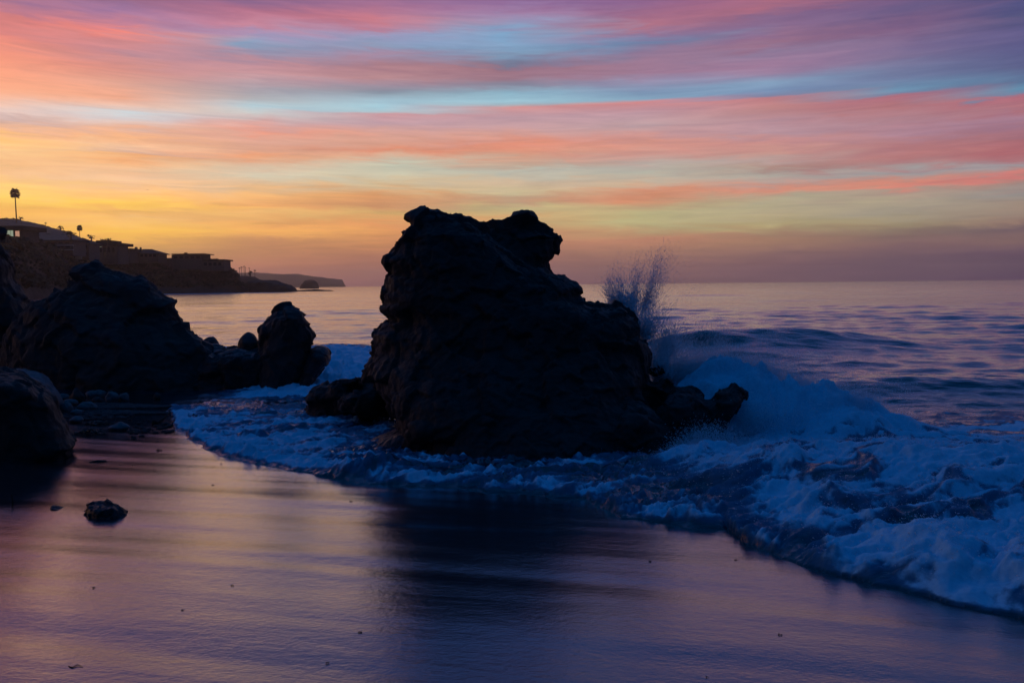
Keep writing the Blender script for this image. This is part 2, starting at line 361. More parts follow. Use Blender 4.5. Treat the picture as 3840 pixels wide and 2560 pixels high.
for i in range(64):
    lam = .32 * (24 / .32) ** (i / 63.)
    ang = R(-96) + wr.normal(0, .40 if lam < 3 else .28); k = 2 * np.pi / lam
    amp = .021 * lam ** .62 * (1.15 if lam < .7 else 1. if lam < 2.6 else .42 if lam < 8 else .42)
    ph = k * (X * math.cos(ang) + Y * math.sin(ang)) + wr.uniform(0, 6.28)
    fade = np.clip((lam / res - 2.2) / 2.5, 0, 1) * amp * (0.42 if lam < 6 else .6)
    h += fade * np.sin(ph); c = fade * np.cos(ph)
    hx += c * math.cos(ang); hy += c * math.sin(ang)
calm = .35 + .65 * sstep(11, 22, Y)
gust = .75 + .5 * n2d(X * .05, Y * .03, 8)
h *= calm * gust
# swell about to break behind the splash
sw = np.exp(-(((Y - 27.5 - .12 * (X - 8)) / 1.9) ** 2)) * sstep(2.5, 7, X) * (1 - .75 * sstep(9, 16, X))
h += .78 * sw
h += .34 * np.exp(-(((Y - 17.2) / 1.0) ** 2)) * sstep(4, 8, X)
s = (Y - yedge(X)) * .8
s = s + .10 * n2d(X * 2.2, Y * 2.2, 11) + .05 * n2d(X * 6, Y * 6, 12)
bore = sstep(1.3, 3.0, X + .15 * (Y - 7))                 # thick whitewater on the right
ca, sa = math.cos(R(24)), math.sin(R(24)); U_ = X * ca + Y * sa; V_ = -X * sa + Y * ca          # surge runs down-left over the sand
wx = fbm2(X * .9, Y * .9, 3, 61); wy = fbm2(X * .9 + 7, Y * .9, 3, 64)
bil = np.abs(fbm2(U_ * .62 + .35 * wx, V_ * 1.15 + .35 * wy, 4, 21)); bil2 = np.abs(fbm2(U_ * 1.9 + .6 * wx, V_ * 4.2 + .6 * wy, 4, 27))
fine = fbm2(U_ * 7, V_ * 11, 3, 31); bil3 = np.abs(fbm2(U_ * 5. + 1.2 * wx, V_ * 9. + 1.2 * wy, 4, 35))
swirl = fbm2(U_ * .75 + .7 * wx, V_ * 2.1 + .7 * wy, 5, 71)
thick_t = .040 * (1 - np.exp(-np.maximum(s, 0) / .18)) + .035 * np.clip(n2d(X * 1.3, Y * 1.6, 41) + .2, 0, 1) * sstep(0, .5, s) + .02 * bil2 * sstep(0, .2, s)
thick_b = (.17 * (1 - np.exp(-np.maximum(s, 0) / .22)) + .20 * sstep(.5, 3.2, s)) * (1 - .85 * sstep(8.2, 10., Y) * sstep(3.6, 2.3, X))
land = zs(X, Y)
run = sstep(13.5, 8.5, Y) * bore + (1 - bore) * sstep(19, 15, Y)
surf = np.maximum(land, -.15) * run + (thick_t * (1 - bore) + thick_b * bore) * (run * .9 + .1)
z = surf * run + (1 - run) * h + run * h * .25
foamz = np.clip(bore * sstep(-.08, .06, s) * sstep(16.0, 13.0, Y + .6 * wx), 0, 1)
# water heaped up beside the toe of the stack
mound = np.exp(-(((X - 3.2) / .95) ** 2 + ((Y - 12.7) / .8) ** 2)) * .95 + np.exp(-(((X - 4.4) / 1.0) ** 2 + ((Y - 12.5) / 1.0) ** 2)) * .60 + np.exp(-(((X - 5.6) / 1.1) ** 2 + ((Y - 12.2) / 1.1) ** 2)) * .28 + .16 * np.exp(-(((X - 2.3) / .8) ** 2 + ((Y - 9.7) / .6) ** 2))
z += mound * (1 + .35 * (bil - .25) + .12 * bil2 + .06 * bil3)
z += foamz * (.20 * (bil - .2) + .055 * (bil2 - .2) + .022 * bil3 + .004 * fine) * sstep(0, .5, s) * (.25 + .75 * sstep(12.5, 9.5, Y))
z += .16 * foamz * np.exp(-(((Y - 7.6 - .1 * X) / .7) ** 2)) * sstep(2.5, 4.5, X)
lowf = (1 - bore) * sstep(0, .2, s) * sstep(17, 14, Y)
z += lowf * (.055 * (bil2 - .2) + .045 * bil3 + .008 * fine) * (1 + .6 * np.exp(-np.maximum(s, 0) / .5))
hump = np.exp(-(((X + 1.65) / .45) ** 2 + ((Y - 9.25) / .22) ** 2))                       # water sliding over a hidden stone
z += .13 * hump
wl = sstep(15, 18, Y) * sstep(36, 26, Y) * np.exp(-(((X + 4.6 + (Y - 18) * .17) / 1.6) ** 2))   # white water in the gap between the rocks
z += wl * (.20 * bil2 + .14 * bil)
z = np.where(s < 0, np.minimum(z, land - .03), np.maximum(z, land + .004))
z = np.where((s < 0) & (Y > 17), h, z)
foam = np.clip(foamz * (.68 - .22 * sstep(10., 12.5, Y) + .48 * swirl + .30 * (bil2 - .3) + .25 * (bil3 - .25)), 0, 1)
left = sstep(-1.2, -3.2, X)
foam = np.maximum(foam, lowf * ((.30 + .26 * left) * np.exp(-np.maximum(s, 0) / (.5 + .8 * left)) + .25 + .06 * left + .36 * swirl + .30 * (bil3 - .25)))
foam = np.maximum(foam, np.clip(mound * 2.6, 0, .92))
foam = np.maximum(foam, wl * (.70 + .35 * swirl))
foam = np.maximum(foam, (.5 + .3 * swirl) * np.exp(-(((Y - 30) / 2.) ** 2)) * sstep(-8, -10, X))
foam = np.maximum(foam, .62 * np.exp(-((Y - 318 - .35 * (X + 110)) / 10) ** 2) * sstep(-160, -140, X) * sstep(-80, -100, X))
foam *= sstep(-.02, .06, s) + (Y > 17)
sea_me = mesh_np('sea', np.stack([X, Y, z], -1).reshape(-1, 3), grid_faces(len(rr), len(th)))
a_ = sea_me.attributes.new('foam', 'FLOAT', 'POINT'); a_.data.foreach_set('value', np.clip(foam, 0, 1).astype(np.float32).ravel())
sea = link('sea', sea_me, WATER)
tag(sea, 'rippled dusk sea with foaming surf and swash on the sand', 'sea', kind='structure')
SEAI = (rr, th, z)
def zsea(x, y):
    r_ = math.hypot(x, y); i = int(np.clip(np.searchsorted(rr, r_), 0, len(rr) - 1)); j = int(np.clip(np.searchsorted(th, math.atan2(x, y)), 0, len(th) - 1))
    return float(z[i, j])

# ------------------------------------------------------------------ rocks
def loft(left, right, Y0, df, db, zb=-.7, rows=150, segs=64, n=2.5):
    """closed body whose outline at depth Y0 runs down the two lists of (y, x) pixels"""
    l = np.array([at(x, y, Y0) for y, x in left]); r = np.array([at(x, y, Y0) for y, x in right])
    l = l[np.argsort(l[:, 2])]; r = r[np.argsort(r[:, 2])]
    zt = max(l[-1, 2], r[-1, 2])
    zz = zb + (zt - zb) * (1 - (1 - np.linspace(0, 1, rows)) ** 1.15)
    xl = np.interp(zz, l[:, 2], l[:, 0]); xr = np.interp(zz, r[:, 2], r[:, 0])
    k = np.hanning(11); k /= k.sum()
    sm = lambda a: np.convolve(np.pad(a, 5, 'edge'), k, 'valid')
    xls, xrs = sm(xl), sm(xr)
    fr = (zz - zb) / (zt - zb)
    dfv = np.interp(fr, *zip(*df)) if isinstance(df, list) else np.full(rows, df)
    dbv = np.interp(fr, *zip(*db)) if isinstance(db, list) else np.full(rows, db)
    cap = np.sqrt(np.clip((1 - fr) / .10, .02, 1)); dfv = dfv * cap; dbv = dbv * cap
    a = np.linspace(0, 2 * np.pi, segs, endpoint=False); c = np.cos(a); s_ = np.sin(a)
    cc = np.sign(c) * np.abs(c) ** (2 / n); ss = np.sign(s_) * np.abs(s_) ** (2 / n)
    wgt = np.abs(c) ** 3
    L_ = xls[:, None] * (1 - wgt) + xl[:, None] * wgt; R_ = xrs[:, None] * (1 - wgt) + xr[:, None] * wgt
    xc = (L_ + R_) / 2; hwid = np.maximum((R_ - L_) / 2, .01)
    Xv = xc + hwid * cc; Yv = Y0 + np.where(ss < 0, ss * dfv[:, None], ss * dbv[:, None])
    Xv = Xv + (.5 * (xl.mean() + xr.mean()) / Y0 + .6 * (Xv - .5 * (xl.mean() + xr.mean())) / Y0) * (Yv - Y0)
    V = np.stack([Xv, Yv, np.repeat(zz[:, None], segs, 1)], -1).reshape(-1, 3)
    Fc = grid_faces(rows, segs, True)
    top = len(V); V = np.vstack([V, [[(xl[-1] + xr[-1]) / 2, Y0, zt + .01], [(xl[0] + xr[0]) / 2, Y0, zb]]])
    j = np.arange(segs); b = (rows - 1) * segs
    t1 = np.stack([b + j, b + (j + 1) % segs, np.full(segs, top)], -1); t2 = np.stack([(j + 1) % segs, j, np.full(segs, top + 1)], -1)
    return V, Fc, np.vstack([t1, t2])
def blob(px, py, Y0, w, h_, d, seed=0):                 # lumpy boulder lobe: pixel of its middle, size in metres
    bm = bmesh.new(); bmesh.ops.create_icosphere(bm, subdivisions=4, radius=1)
    V = np.array([v.co[:] for v in bm.verts]); Fc = np.array([[v.index for v in f.verts] for f in bm.faces]); bm.free()
    V = V * (1 + .5 * fbm3(V * 1.1 + seed, 3, seed))[:, None]
    return V * np.array([w / 2, d / 2, h_ / 2]) + at(px, py, Y0), np.zeros((0, 4), int), Fc
def plates(q, seed):                                    # fractured, tilted plates with steps between them
    q = q + .25 * np.stack([n3d(q * 1.3, seed), n3d(q * 1.3 + 9, seed + 1), n3d(q * 1.3 + 17, seed + 2)], -1)
    b = np.floor(q); best = np.full(len(q), 9.); out = np.zeros(len(q))
    for dx in (-1, 0, 1):
        for dy in (-1, 0, 1):
            for dz in (-1, 0, 1):
                c = b + np.array([dx, dy, dz]); i = [c[:, k] for k in range(3)]
                p = c + np.stack([_h(*i, seed=seed + k) / 4294967296. for k in range(3)], -1)
                d = q - p; r2 = (d * d).sum(1); nr = np.stack([_h(*i, seed=seed + 5 + k) / 2147483648. - 1 for k in range(3)], -1)
                val = (d * nr).sum(1) * .6 + (_h(*i, seed=seed + 9) / 4294967296. - .5) * .7
                m = r2 < best; best[m] = r2[m]; out[m] = val[m]
    return out
def fuse(name, lobes, voxel, disp, mat, seed=0, smooth=1):
    me = bpy.data.meshes.new('tmp'); verts = []; fs = []; o = 0
    for V, q, t in lobes:
        verts += V.tolist(); fs += (q + o).tolist() + (t + o).tolist(); o += len(V)
    me.from_pydata(verts, [], fs); me.update()
    ob = bpy.data.objects.new('tmp', me); COL.objects.link(ob)
    md = ob.modifiers.new('r', 'REMESH'); md.mode = 'VOXEL'; md.voxel_size = voxel
    sm = ob.modifiers.new('s', 'SMOOTH'); sm.iterations = smooth; sm.factor = .5
    dg = bpy.context.evaluated_depsgraph_get(); dg.update()
    m2 = bpy.data.meshes.new_from_object(ob.evaluated_get(dg)); m2.name = name
    bpy.data.objects.remove(ob); bpy.data.meshes.remove(me)
    nv = len(m2.vertices); co = np.empty(nv * 3, np.float32); m2.vertices.foreach_get('co', co); co = co.reshape(-1, 3).astype(float)
    no = np.empty(nv * 3, np.float32); m2.vertex_normals.foreach_get('vector', no); no = no.reshape(-1, 3)
    dsum = 0
    for f, a, kind in disp:
        q = co * f + seed * 7.3
        v = plates(q, seed + 3) if kind == 'p' else fbm3(q, 4, seed) if kind == 'f' else (.24 - np.abs(fbm3(q, 3, seed + 9))) if kind == 'r' else -np.clip(.12 - np.abs(n3d(q * np.array([1, 1, 2.2]), seed + 5)), 0, 1) * 6
        dsum = dsum + a * v
    dsum = dsum - .17 * sum(a for f, a, kind in disp if kind == 'p')
    co = co + no * np.asarray(dsum)[:, None]
    ctr = np.array([co[:, 0].mean(), co[:, 1].mean(), 0])
    m2.vertices.foreach_set('co', (co - ctr).astype(np.float32).ravel())
    m2.polygons.foreach_set('use_smooth', np.ones(len(m2.polygons), bool)); m2.update()
    m2.materials.clear()
    return link(name, m2, mat, loc=ctr)
DISP = [(.8, .05, 'f'), (1.25, .17, 'p'), (3.1, .075, 'p'), (7.5, .03, 'p'), (14., .014, 'f')]
Y0 = 12.5
A = loft([(777,1590),(790,1562),(796,1549),(803,1516),(823,1506),(832,1521),(845,1534),(878,1512),(910,1493),(945,1472),(960,1462),(964,1440),(980,1430),(1005,1440),(1037,1450),(1065,1446),(1093,1441),(1114,1436),(1135,1445),(1156,1427),(1168,1438),(1184,1458),(1206,1472),(1213,1446),(1235,1428),(1246,1400),(1268,1408),(1317,1417),(1345,1402),(1387,1384),(1450,1392),(1530,1450),(1640,1520),(1800,1560)],
         [(777,1600),(783,1622),(795,1650),(805,1680),(812,1730),(822,1775),(840,1815),(900,1885),(980,1978),(1037,2072),(1046,2112),(1061,2140),(1073,2166),(1093,2178),(1114,2174),(1123,2205),(1136,2240),(1149,2280),(1165,2336),(1192,2378),(1219,2395),(1250,2392),(1262,2374),(1289,2413),(1324,2434),(1380,2441),(1450,2436),(1560,2480),(1800,2520)],
         Y0, [(0, 3.1), (.2, 2.75), (.5, 1.45), (.75, .95), (1, .55)], [(0, 2.6), (.6, 1.7), (1, .8)])
B = loft([(787,1948),(790,1924),(798,1917),(818,1915),(824,1898),(832,1872),(845,1810),(900,1800),(1100,1800)],
         [(787,1956),(793,1990),(804,2008),(825,2013),(836,2020),(846,2050),(874,2088),(884,2105),(903,2111),(916,2101),(945,2101),(974,2082),(985,2067),(1009,2070),(1050,2090),(1200,2200)],
         13.3, [(0, 1.4), (.6, .8), (1, .4)], [(0, 1.4), (1, .5)])
D = loft([(1426,1300),(1432,1268),(1442,1248),(1458,1212),(1468,1176),(1480,1168),(1500,1162),(1517,1146),(1560,1130)], [(1426,1330),(1434,1420),(1500,1500),(1560,1520)], 14.6, .7, 1.0, rows=60, n=3.5)
D4 = blob(1200, 1490, 14.3, .5, .34, .5, 14); D5 = blob(1290, 1465, 14.0, .5, .5, .6, 15); D6 = blob(1360, 1500, 13.5, .9, .5, .8, 16)
D2 = blob(1362, 1412, 14.3, .26, .24, .3, 4); D3 = blob(1420, 1440, 14.0, .9, .6, 1.0, 8)
Fl = loft([(1446,2555),(1455,2520),(1470,2490),(1600,2420),(1720,2400)], [(1446,2570),(1462,2612),(1490,2650),(1560,2690),(1640,2650),(1720,2560)], 11.6, .9, .9, rows=40)
F2 = loft([(1453,2700),(1462,2692),(1500,2660),(1600,2560),(1720,2520)], [(1453,2738),(1462,2756),(1488,2788),(1515,2770),(1540,2760),(1590,2730),(1630,2700),(1680,2640)], 11.5, .6, .7, rows=40)
P3 = blob(2475, 1510, 12.0, .8, .8, .8, 19); P2 = blob(2460, 1392, 12.8, .26, .08, .2, 5)
K1 = blob(1960, 1690, 11.0, 2.7, 1.3, 1.7, 6); K2 = blob(2230, 1670, 11.0, 2.1, 1.3, 1.7, 7)
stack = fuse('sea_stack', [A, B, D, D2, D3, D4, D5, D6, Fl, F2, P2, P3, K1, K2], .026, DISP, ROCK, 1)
tag(stack, 'huge black craggy sea rock with two humps standing in the surf', 'rock')
G = [loft([(1600,1560),(1640,1440),(1665,1390),(1690,1345),(1712,1318),(1740,1300)], [(1600,1580),(1640,1640),(1740,1700)], 11.2, .5, .8, zb=-.4, rows=36)]
tag(fuse('rock', G, .03, [(1.2, .07, 'f'), (4, .04, 'r'), (11, .012, 'f')], WETROCK, 3), 'low black wet rock awash at the foot of the huge sea rock', 'rock')

D19 = [(.5, .06, 'f'), (.7, .26, 'p'), (1.7, .13, 'p'), (4., .06, 'p'), (8., .02, 'f')]
H = loft([(988,336),(1004,308),(1031,276),(1059,243),(1092,210),(1114,166),(1123,138),(1131,116),(1180,60),(1260,20),(1440,-10)],
         [(988,350),(995,376),(1015,420),(1031,459),(1048,492),(1060,512),(1049,528),(1049,546),(1062,556),(1078,580),(1114,619),(1136,658),(1175,685),(1208,699),(1228,700),(1250,719),(1269,752),(1291,796),(1313,815),(1347,819),(1369,826),(1440,850)],
         20.3, [(0, 1.9), (.5, 1.5), (1, .4)], [(0, 3.), (1, .6)])
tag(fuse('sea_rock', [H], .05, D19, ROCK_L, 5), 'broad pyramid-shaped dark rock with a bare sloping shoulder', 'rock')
I = loft([(760,-120),(1440,-600)], [(760,-60),(800,0),(860,4),(900,10),(925,22),(950,48),(975,62),(1000,72),(1025,70),(1040,58),(1060,72),(1090,95),(1120,112),(1136,118),(1200,160),(1440,180)], 22.5, 2., 3., n=2.2)
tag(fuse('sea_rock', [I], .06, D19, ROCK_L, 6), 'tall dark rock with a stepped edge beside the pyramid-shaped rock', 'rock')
Lr = loft([(1145,1050),(1150,1042),(1164,1033),(1203,995),(1230,974),(1255,969),(1290,968),(1350,960),(1460,950)], [(1145,1066),(1150,1106),(1170,1139),(1208,1161),(1247,1184),(1269,1184),(1297,1167),(1330,1180),(1400,1170),(1460,1150)], 19.6, 1.2, 1.2)
tag(fuse('boulder', [Lr], .04, [(.8, .06, 'f'), (1., .20, 'p'), (2.4, .10, 'p'), (6, .04, 'p')], ROCK_L, 7), 'tall rounded boulder with a steep domed top rising from the ledge', 'rock')
M_ = loft([(1306,1180),(1320,1150),(1400,1120),(1460,1110)], [(1306,1215),(1316,1230),(1345,1236),(1375,1215),(1400,1195),(1460,1150)], 19.0, .6, .8, rows=40)
tag(fuse('wet_rock', [M_], .04, [(1.4, .12, 'p'), (4, .07, 'p')], WETROCK, 8), 'ragged wet rock clinging to the tall rounded boulder above white water', 'rock')
Nr = loft([(1252,924),(1262,908),(1284,895),(1310,890),(1360,880)], [(1252,936),(1262,952),(1282,965),(1360,985)], 20.2, .5, .5, rows=36)
tag(fuse('boulder', [Nr], .04, [(1.4, .08, 'f'), (4, .03, 'r')], ROCK_L, 9), 'small domed boulder on the ledge beside the tall rounded boulder', 'rock')
Or = loft([(1260,782),(1268,768),(1285,758),(1330,750)], [(1260,798),(1272,812),(1290,825),(1330,830)], 24., .5, .5, rows=36)
tag(fuse('boulder', [Or], .05, [(1.4, .08, 'f'), (4, .03, 'r')], ROCK_L, 10), 'small pointed boulder behind the foot of the pyramid-shaped rock', 'rock')
Pl = loft([(1302,800),(1320,790),(1350,740),(1460,560)], [(1302,1000),(1310,1080),(1380,1130),(1460,1135)], 20.0, 1.3, 2., rows=40)
tag(fuse('rock_ledge', [Pl], .05, [(.9, .14, 'f'), (1.8, .16, 'p'), (5, .06, 'p')], WETROCK, 11), 'low broken wet rock ledge joining the pyramid rock and the tall boulder', 'rock')
J = loft([(1385,-90),(1500,-250),(1720,-300)], [(1385,-10),(1394,20),(1402,60),(1412,92),(1440,138),(1471,188),(1495,211),(1539,219),(1566,231),(1583,247),(1617,258),(1640,288),(1658,296),(1675,272),(1695,254),(1712,225)], 10.9, .9, 1.6, zb=-.1)
tag(fuse('boulder', [J], .03, [(1., .05, 'f'), (1.5, .07, 'p'), (4., .035, 'p'), (10, .012, 'f')], ROCK, 12), 'big smooth black boulder half buried in the wet sand', 'rock')
Jb = loft([(1398,60),(1500,-40)], [(1398,90),(1410,150),(1440,190),(1470,214),(1510,225)], 15.2, .8, .9, zb=-.2, rows=40)
tag(fuse('boulder', [Jb], .04, [(1.2, .12, 'f'), (4., .07, 'r'), (9, .02, 'f')], COBBLE, 13), 'rough grey boulder half hidden behind the big smooth black boulder', 'rock')
Q = loft([(1888,365),(1892,345),(1899,330),(1912,314),(1945,306)], [(1888,380),(1893,420),(1905,450),(1925,478),(1940,505),(1950,520)], float(onsand(400,1940)[1]) + .14, .18, .2, zb=float(onsand(400,1930)[2]) - .12, rows=40)
tag(fuse('rock', [Q], .012, [(5., .02, 'f'), (9., .035, 'p'), (22, .014, 'p')], WETROCK, 14), 'small jagged black rock alone on the shining wet sand', 'rock')
p_ = onsand(240, 1912)
Q2 = loft([(1900,192),(1908,186),(1918,182)], [(1900,205),(1908,235),(1913,275),(1920,285)], float(p_[1]) + .05, .08, .1, zb=float(p_[2]) - .06, rows=24)
tag(fuse('rock', [Q2], .01, [(6., .016, 'f'), (16., .012, 'r')], WETROCK, 15), 'flat little black rock by the trickle beside the small jagged rock', 'rock')

def ico(sub):
    bm = bmesh.new(); bmesh.ops.create_icosphere(bm, subdivisions=sub, radius=1)
    V = np.array([v.co[:] for v in bm.verts]); Fc = np.array([[v.index for v in f.verts] for f in bm.faces]); bm.free()
    return V, Fc
ICO4 = ico(4); ICO2 = ico(2); ICO3 = ico(3)
def pebble(name, x0, x1, y0, y1, mat, seed, label, group=None, peak=0., Y=None):
    b = onsand((x0 + x1) / 2, y1) if Y is None else at((x0 + x1) / 2, y1, Y)
    w_ = (x1 - x0) / F * b[1]; hh = (y1 - y0) / F * b[1]
    V, Fc = ICO4
    V = V * (1 + .34 * fbm3(V * .9 + seed * 3.1, 3, seed) + .10 * n3d(V * 3.5 + seed, seed + 2))[:, None]
    V = V / np.abs(V).max(0)
    if peak: V[:, 0] *= 1 - peak * np.clip(V[:, 2], 0, 1); V[:, 1] *= 1 - peak * np.clip(V[:, 2], 0, 1)
    V = V * np.array([w_ / 2, w_ * .42, hh * .62]); V[:, 2] += hh * .36
    o = link(name, mesh_np(name, V, Fc), mat, loc=(b[0], b[1] + w_ * .36, b[2]))
    return tag(o, label, 'rock', group)
COB = [(250,306,1454,1508,.5,'pointed dark cobble, tallest of the cobbles beside the smooth black boulder'),
       (311,360,1463,1491,0,'pale rounded cobble touching the pointed dark cobble'),
       (340,388,1461,1490,0,'round dark cobble leaning behind a pale rounded cobble'),
       (333,383,1488,1512,0,'low dark oval cobble in front of the pale rounded cobble'),
       (384,440,1468,1508,0,'big pale lumpy cobble, outermost pair of the cobble bank'),
       (436,481,1471,1505,0,'pale speckled cobble at the seaward end of the cobble bank'),
       (221,282,1497,1519,0,'flat blue-grey cobble wedged behind a round one near the black boulder'),
       (216,264,1505,1549,0,'round blue-grey cobble resting right against the smooth black boulder'),
       (277,349,1507,1543,.2,'broad blue-grey cobble with sloping top in the middle of the bank'),
       (258,306,1536,1553,0,'thin flat cobble at the foot of the broad blue-grey cobble'),
       (248,306,1560,1587,.2,'lone low cobble on wet sand below the cobble bank'),
       (395,476,1585,1617,.35,'smooth mound-shaped stone sitting apart on the shining sand'),
       (571,599,1471,1497,0,'small dark stone at the edge of the shallow foam'),
       (204,252,1476,1498,0,'half-hidden grey cobble between the black boulder and the pointed cobble')]
for i, (a, b, c, d, pk, lab) in enumerate(COB): pebble('cobble', a, b, c, d, COBBLE if i not in (0, 3, 12) else ROCK_L, 30 + i, lab, 'cobbles beside the black boulder', pk)
# dark gravel bars between the cobbles and the foam
gv = []; gf = []; o = 0
V0, F0 = ico(1)
for (xa, xb, ya, yb, cnt) in ((350, 640, 1516, 1543, 1500), (300, 640, 1545, 1568, 700), (230, 480, 1555, 1600, 140), (480, 650, 1560, 1680, 60)):
    for k in range(cnt):
        u = random.random(); px = xa + (xb - xa) * u; py = ya + (yb - ya) * (random.random() * (1 - .8 * u) + .8 * u * .5)
        r_ = ray(px, py); t = (CAM_Z - .02) / -r_[2]; p = r_ * t; r0 = random.uniform(.012, .05)
        q = V0 * np.array([r0 * random.uniform(1, 1.8), r0, r0 * .6]); gv.append(q + np.array([p[0], p[1], float(zs(p[0], p[1])) + r0 * .2])); gf.append(F0 + o); o += len(V0)
gr = link('gravel', mesh_np('gravel', np.vstack(gv), np.vstack(gf)), ROCK_L)
tag(gr, 'dark gravel bar spread over the wet sand behind the foam', 'gravel', kind='stuff')

# seaweed: clumps and scraps of crumpled blades
def weed(name, px, py, w_px, h_px, label, group=None, seed=0):
    p = onsand(px, py); w_ = w_px / F * p[1]; hh = max(.006, h_px / F * p[1]); r_ = random.Random(seed)
    vs = []; fs = []
    nb = 10 if w_ < .15 else 46
    for k in range(nb):
        a = r_.uniform(0, 6.28); c = np.array([r_.gauss(0, .26) * w_, r_.gauss(0, .12) * w_, 0.])
        ln = w_ * r_.uniform(.18, .42); wd = ln * r_.uniform(.12, .3); base = len(vs); hz = hh * r_.uniform(.3, 1.) * max(0, 1 - abs(c[0]) / w_)
        for q in range(5):
            t = q / 4; ctr = c + np.array([math.cos(a), math.sin(a) * .5, 0]) * ln * (t - .5)
            ctr[2] = hz * math.sin(math.pi * (t * .8 + .1)) + .001; a += r_.uniform(-.5, .5)
            side = np.array([-math.sin(a), math.cos(a), r_.uniform(-.5, .5)]) * wd * (.4 + math.sin(math.pi * t)) * .5
            vs += [ctr + side, ctr - side, ctr + np.array([0, 0, .004 + wd * .12])]
            if q:
                b0 = base + 3 * (q - 1); b1 = base + 3 * q
                fs += [(b0, b1, b1 + 2, b0 + 2), (b0 + 2, b1 + 2, b1 + 1, b0 + 1), (b0, b0 + 1, b1 + 1, b1)]
    o = link(name, mesh_np(name, np.array(vs), np.array(fs)), KELP, loc=p)
    return tag(o, label, 'seaweed', group)
weed('kelp_clump', 337, 1628, 105, 24, 'dark kelp heap on the sand in front of the mound-shaped stone', None, 1)
weed('kelp_clump', 358, 1592, 95, 16, 'flat dark kelp mat behind the mound-shaped stone', None, 2)
weed('kelp_clump', 722, 1567, 55, 16, 'dark kelp tuft standing in the shallow foam', None, 3)
weed('kelp_clump', 500, 1625, 36, 9, 'small kelp tuft between the mound-shaped stone and the foam', None, 4)
weed('kelp_clump', 595, 1689, 36, 7, 'little kelp tuft beside the dark swash line', None, 5)
weed('kelp_clump', 371, 1732, 55, 7, 'thin flat kelp strand on smooth sand beyond the small jagged rock', None, 6)
for k, (px, py) in enumerate([(214,1798),(414,1819),(797,1819),(1317,1879),(580,1768),(450,1745),(494,1648),(829,1739),(351,2204),(871,2195),(685,2288),(1351,2372),(1227,2487),(2437,2106),(2758,2100),(2925,2380),(2650,2539),(500,1745),(555,1610)]):
    weed('seaweed_scrap', px, py, random.uniform(9, 17), random.uniform(1.5, 3.5), ('tiny dark seaweed scrap on wet sand between the mound-shaped stone and the small jagged rock' if py < 1800 and px < 700 else 'tiny dark seaweed scrap on the sand just below the foam edge' if py < 1900 else 'tiny dark seaweed scrap on open sand nearer than the small jagged rock' if px < 1300 else 'tiny dark seaweed scrap on the sand where the huge rock is mirrored' if px < 2500 else 'tiny dark seaweed scrap on the mauve sand beside the whitewater'), 'seaweed scraps on the sand', 50 + k)
def tube(pts, rad, seg=8):
    pts = np.array(pts, float); n_ = len(pts); V = []
    for i in range(n_):
        t = pts[min(i + 1, n_ - 1)] - pts[max(i - 1, 0)]; t /= np.linalg.norm(t)
        u = np.cross(t, [0, 0, 1] if abs(t[2]) < .9 else [1, 0, 0]); u /= np.linalg.norm(u); v = np.cross(t, u)
        for k in range(seg):
            a = 2 * math.pi * k / seg; V.append(pts[i] + rad[i] * (math.cos(a) * u + math.sin(a) * v))
    Fq = grid_faces(n_, seg, True)
    V += [pts[0], pts[-1]]; b = (n_ - 1) * seg; e = len(V)
    cap = [((k + 1) % seg, k, k, e - 2) for k in range(seg)] + [(b + k, b + (k + 1) % seg, b + (k + 1) % seg, e - 1) for k in range(seg)]
    return np.array(V), Fq, np.array([(c[0], c[1], c[3]) for c in cap])
def mesh_mixed(name, V, q, t):
    me = bpy.data.meshes.new(name); me.from_pydata(np.asarray(V).tolist(), [], np.asarray(q).tolist() + np.asarray(t).tolist())
    me.polygons.foreach_set('use_smooth', np.ones(len(me.polygons), bool)); me.update(); return me
a0 = onsand(578, 1592); a1 = onsand(640, 1578)
ln = (a1 - a0)
V, q, t = tube([np.zeros(3) + [0, 0, .03], ln * .15 + [0, 0, .02], ln * .5 + [0, 0, .06], ln + [0, 0, .16]], [.05, .03, .022, .012])
tag(link('driftwood_stick', mesh_mixed('driftwood_stick', V, q, t), WOOD, loc=a0), 'dark bent driftwood stick with a knobbed end at the foam edge', 'driftwood')
a0 = onsand(46, 1898); V, q, t = tube([[0, 0, -.01], [.005, 0, .06], [-.004, 0, .11], [.02, 0, .15]], [.006, .005, .004, .002])
tag(link('twig', mesh_mixed('twig', V, q, t), WOOD, loc=a0), 'thin dark twig sticking up from the wet sand trickle', 'twig')
a0 = onsand(271, 2505); V, q, t = tube([[-.03, .02, .004], [0, 0, .006], [.012, .03, .006], [.05, .01, .004]], [.002, .003, .0025, .001])
tag(link('twig', mesh_mixed('twig', V, q, t), WOOD, loc=a0), 'tiny crooked twig lying flat on the smooth sand', 'twig')

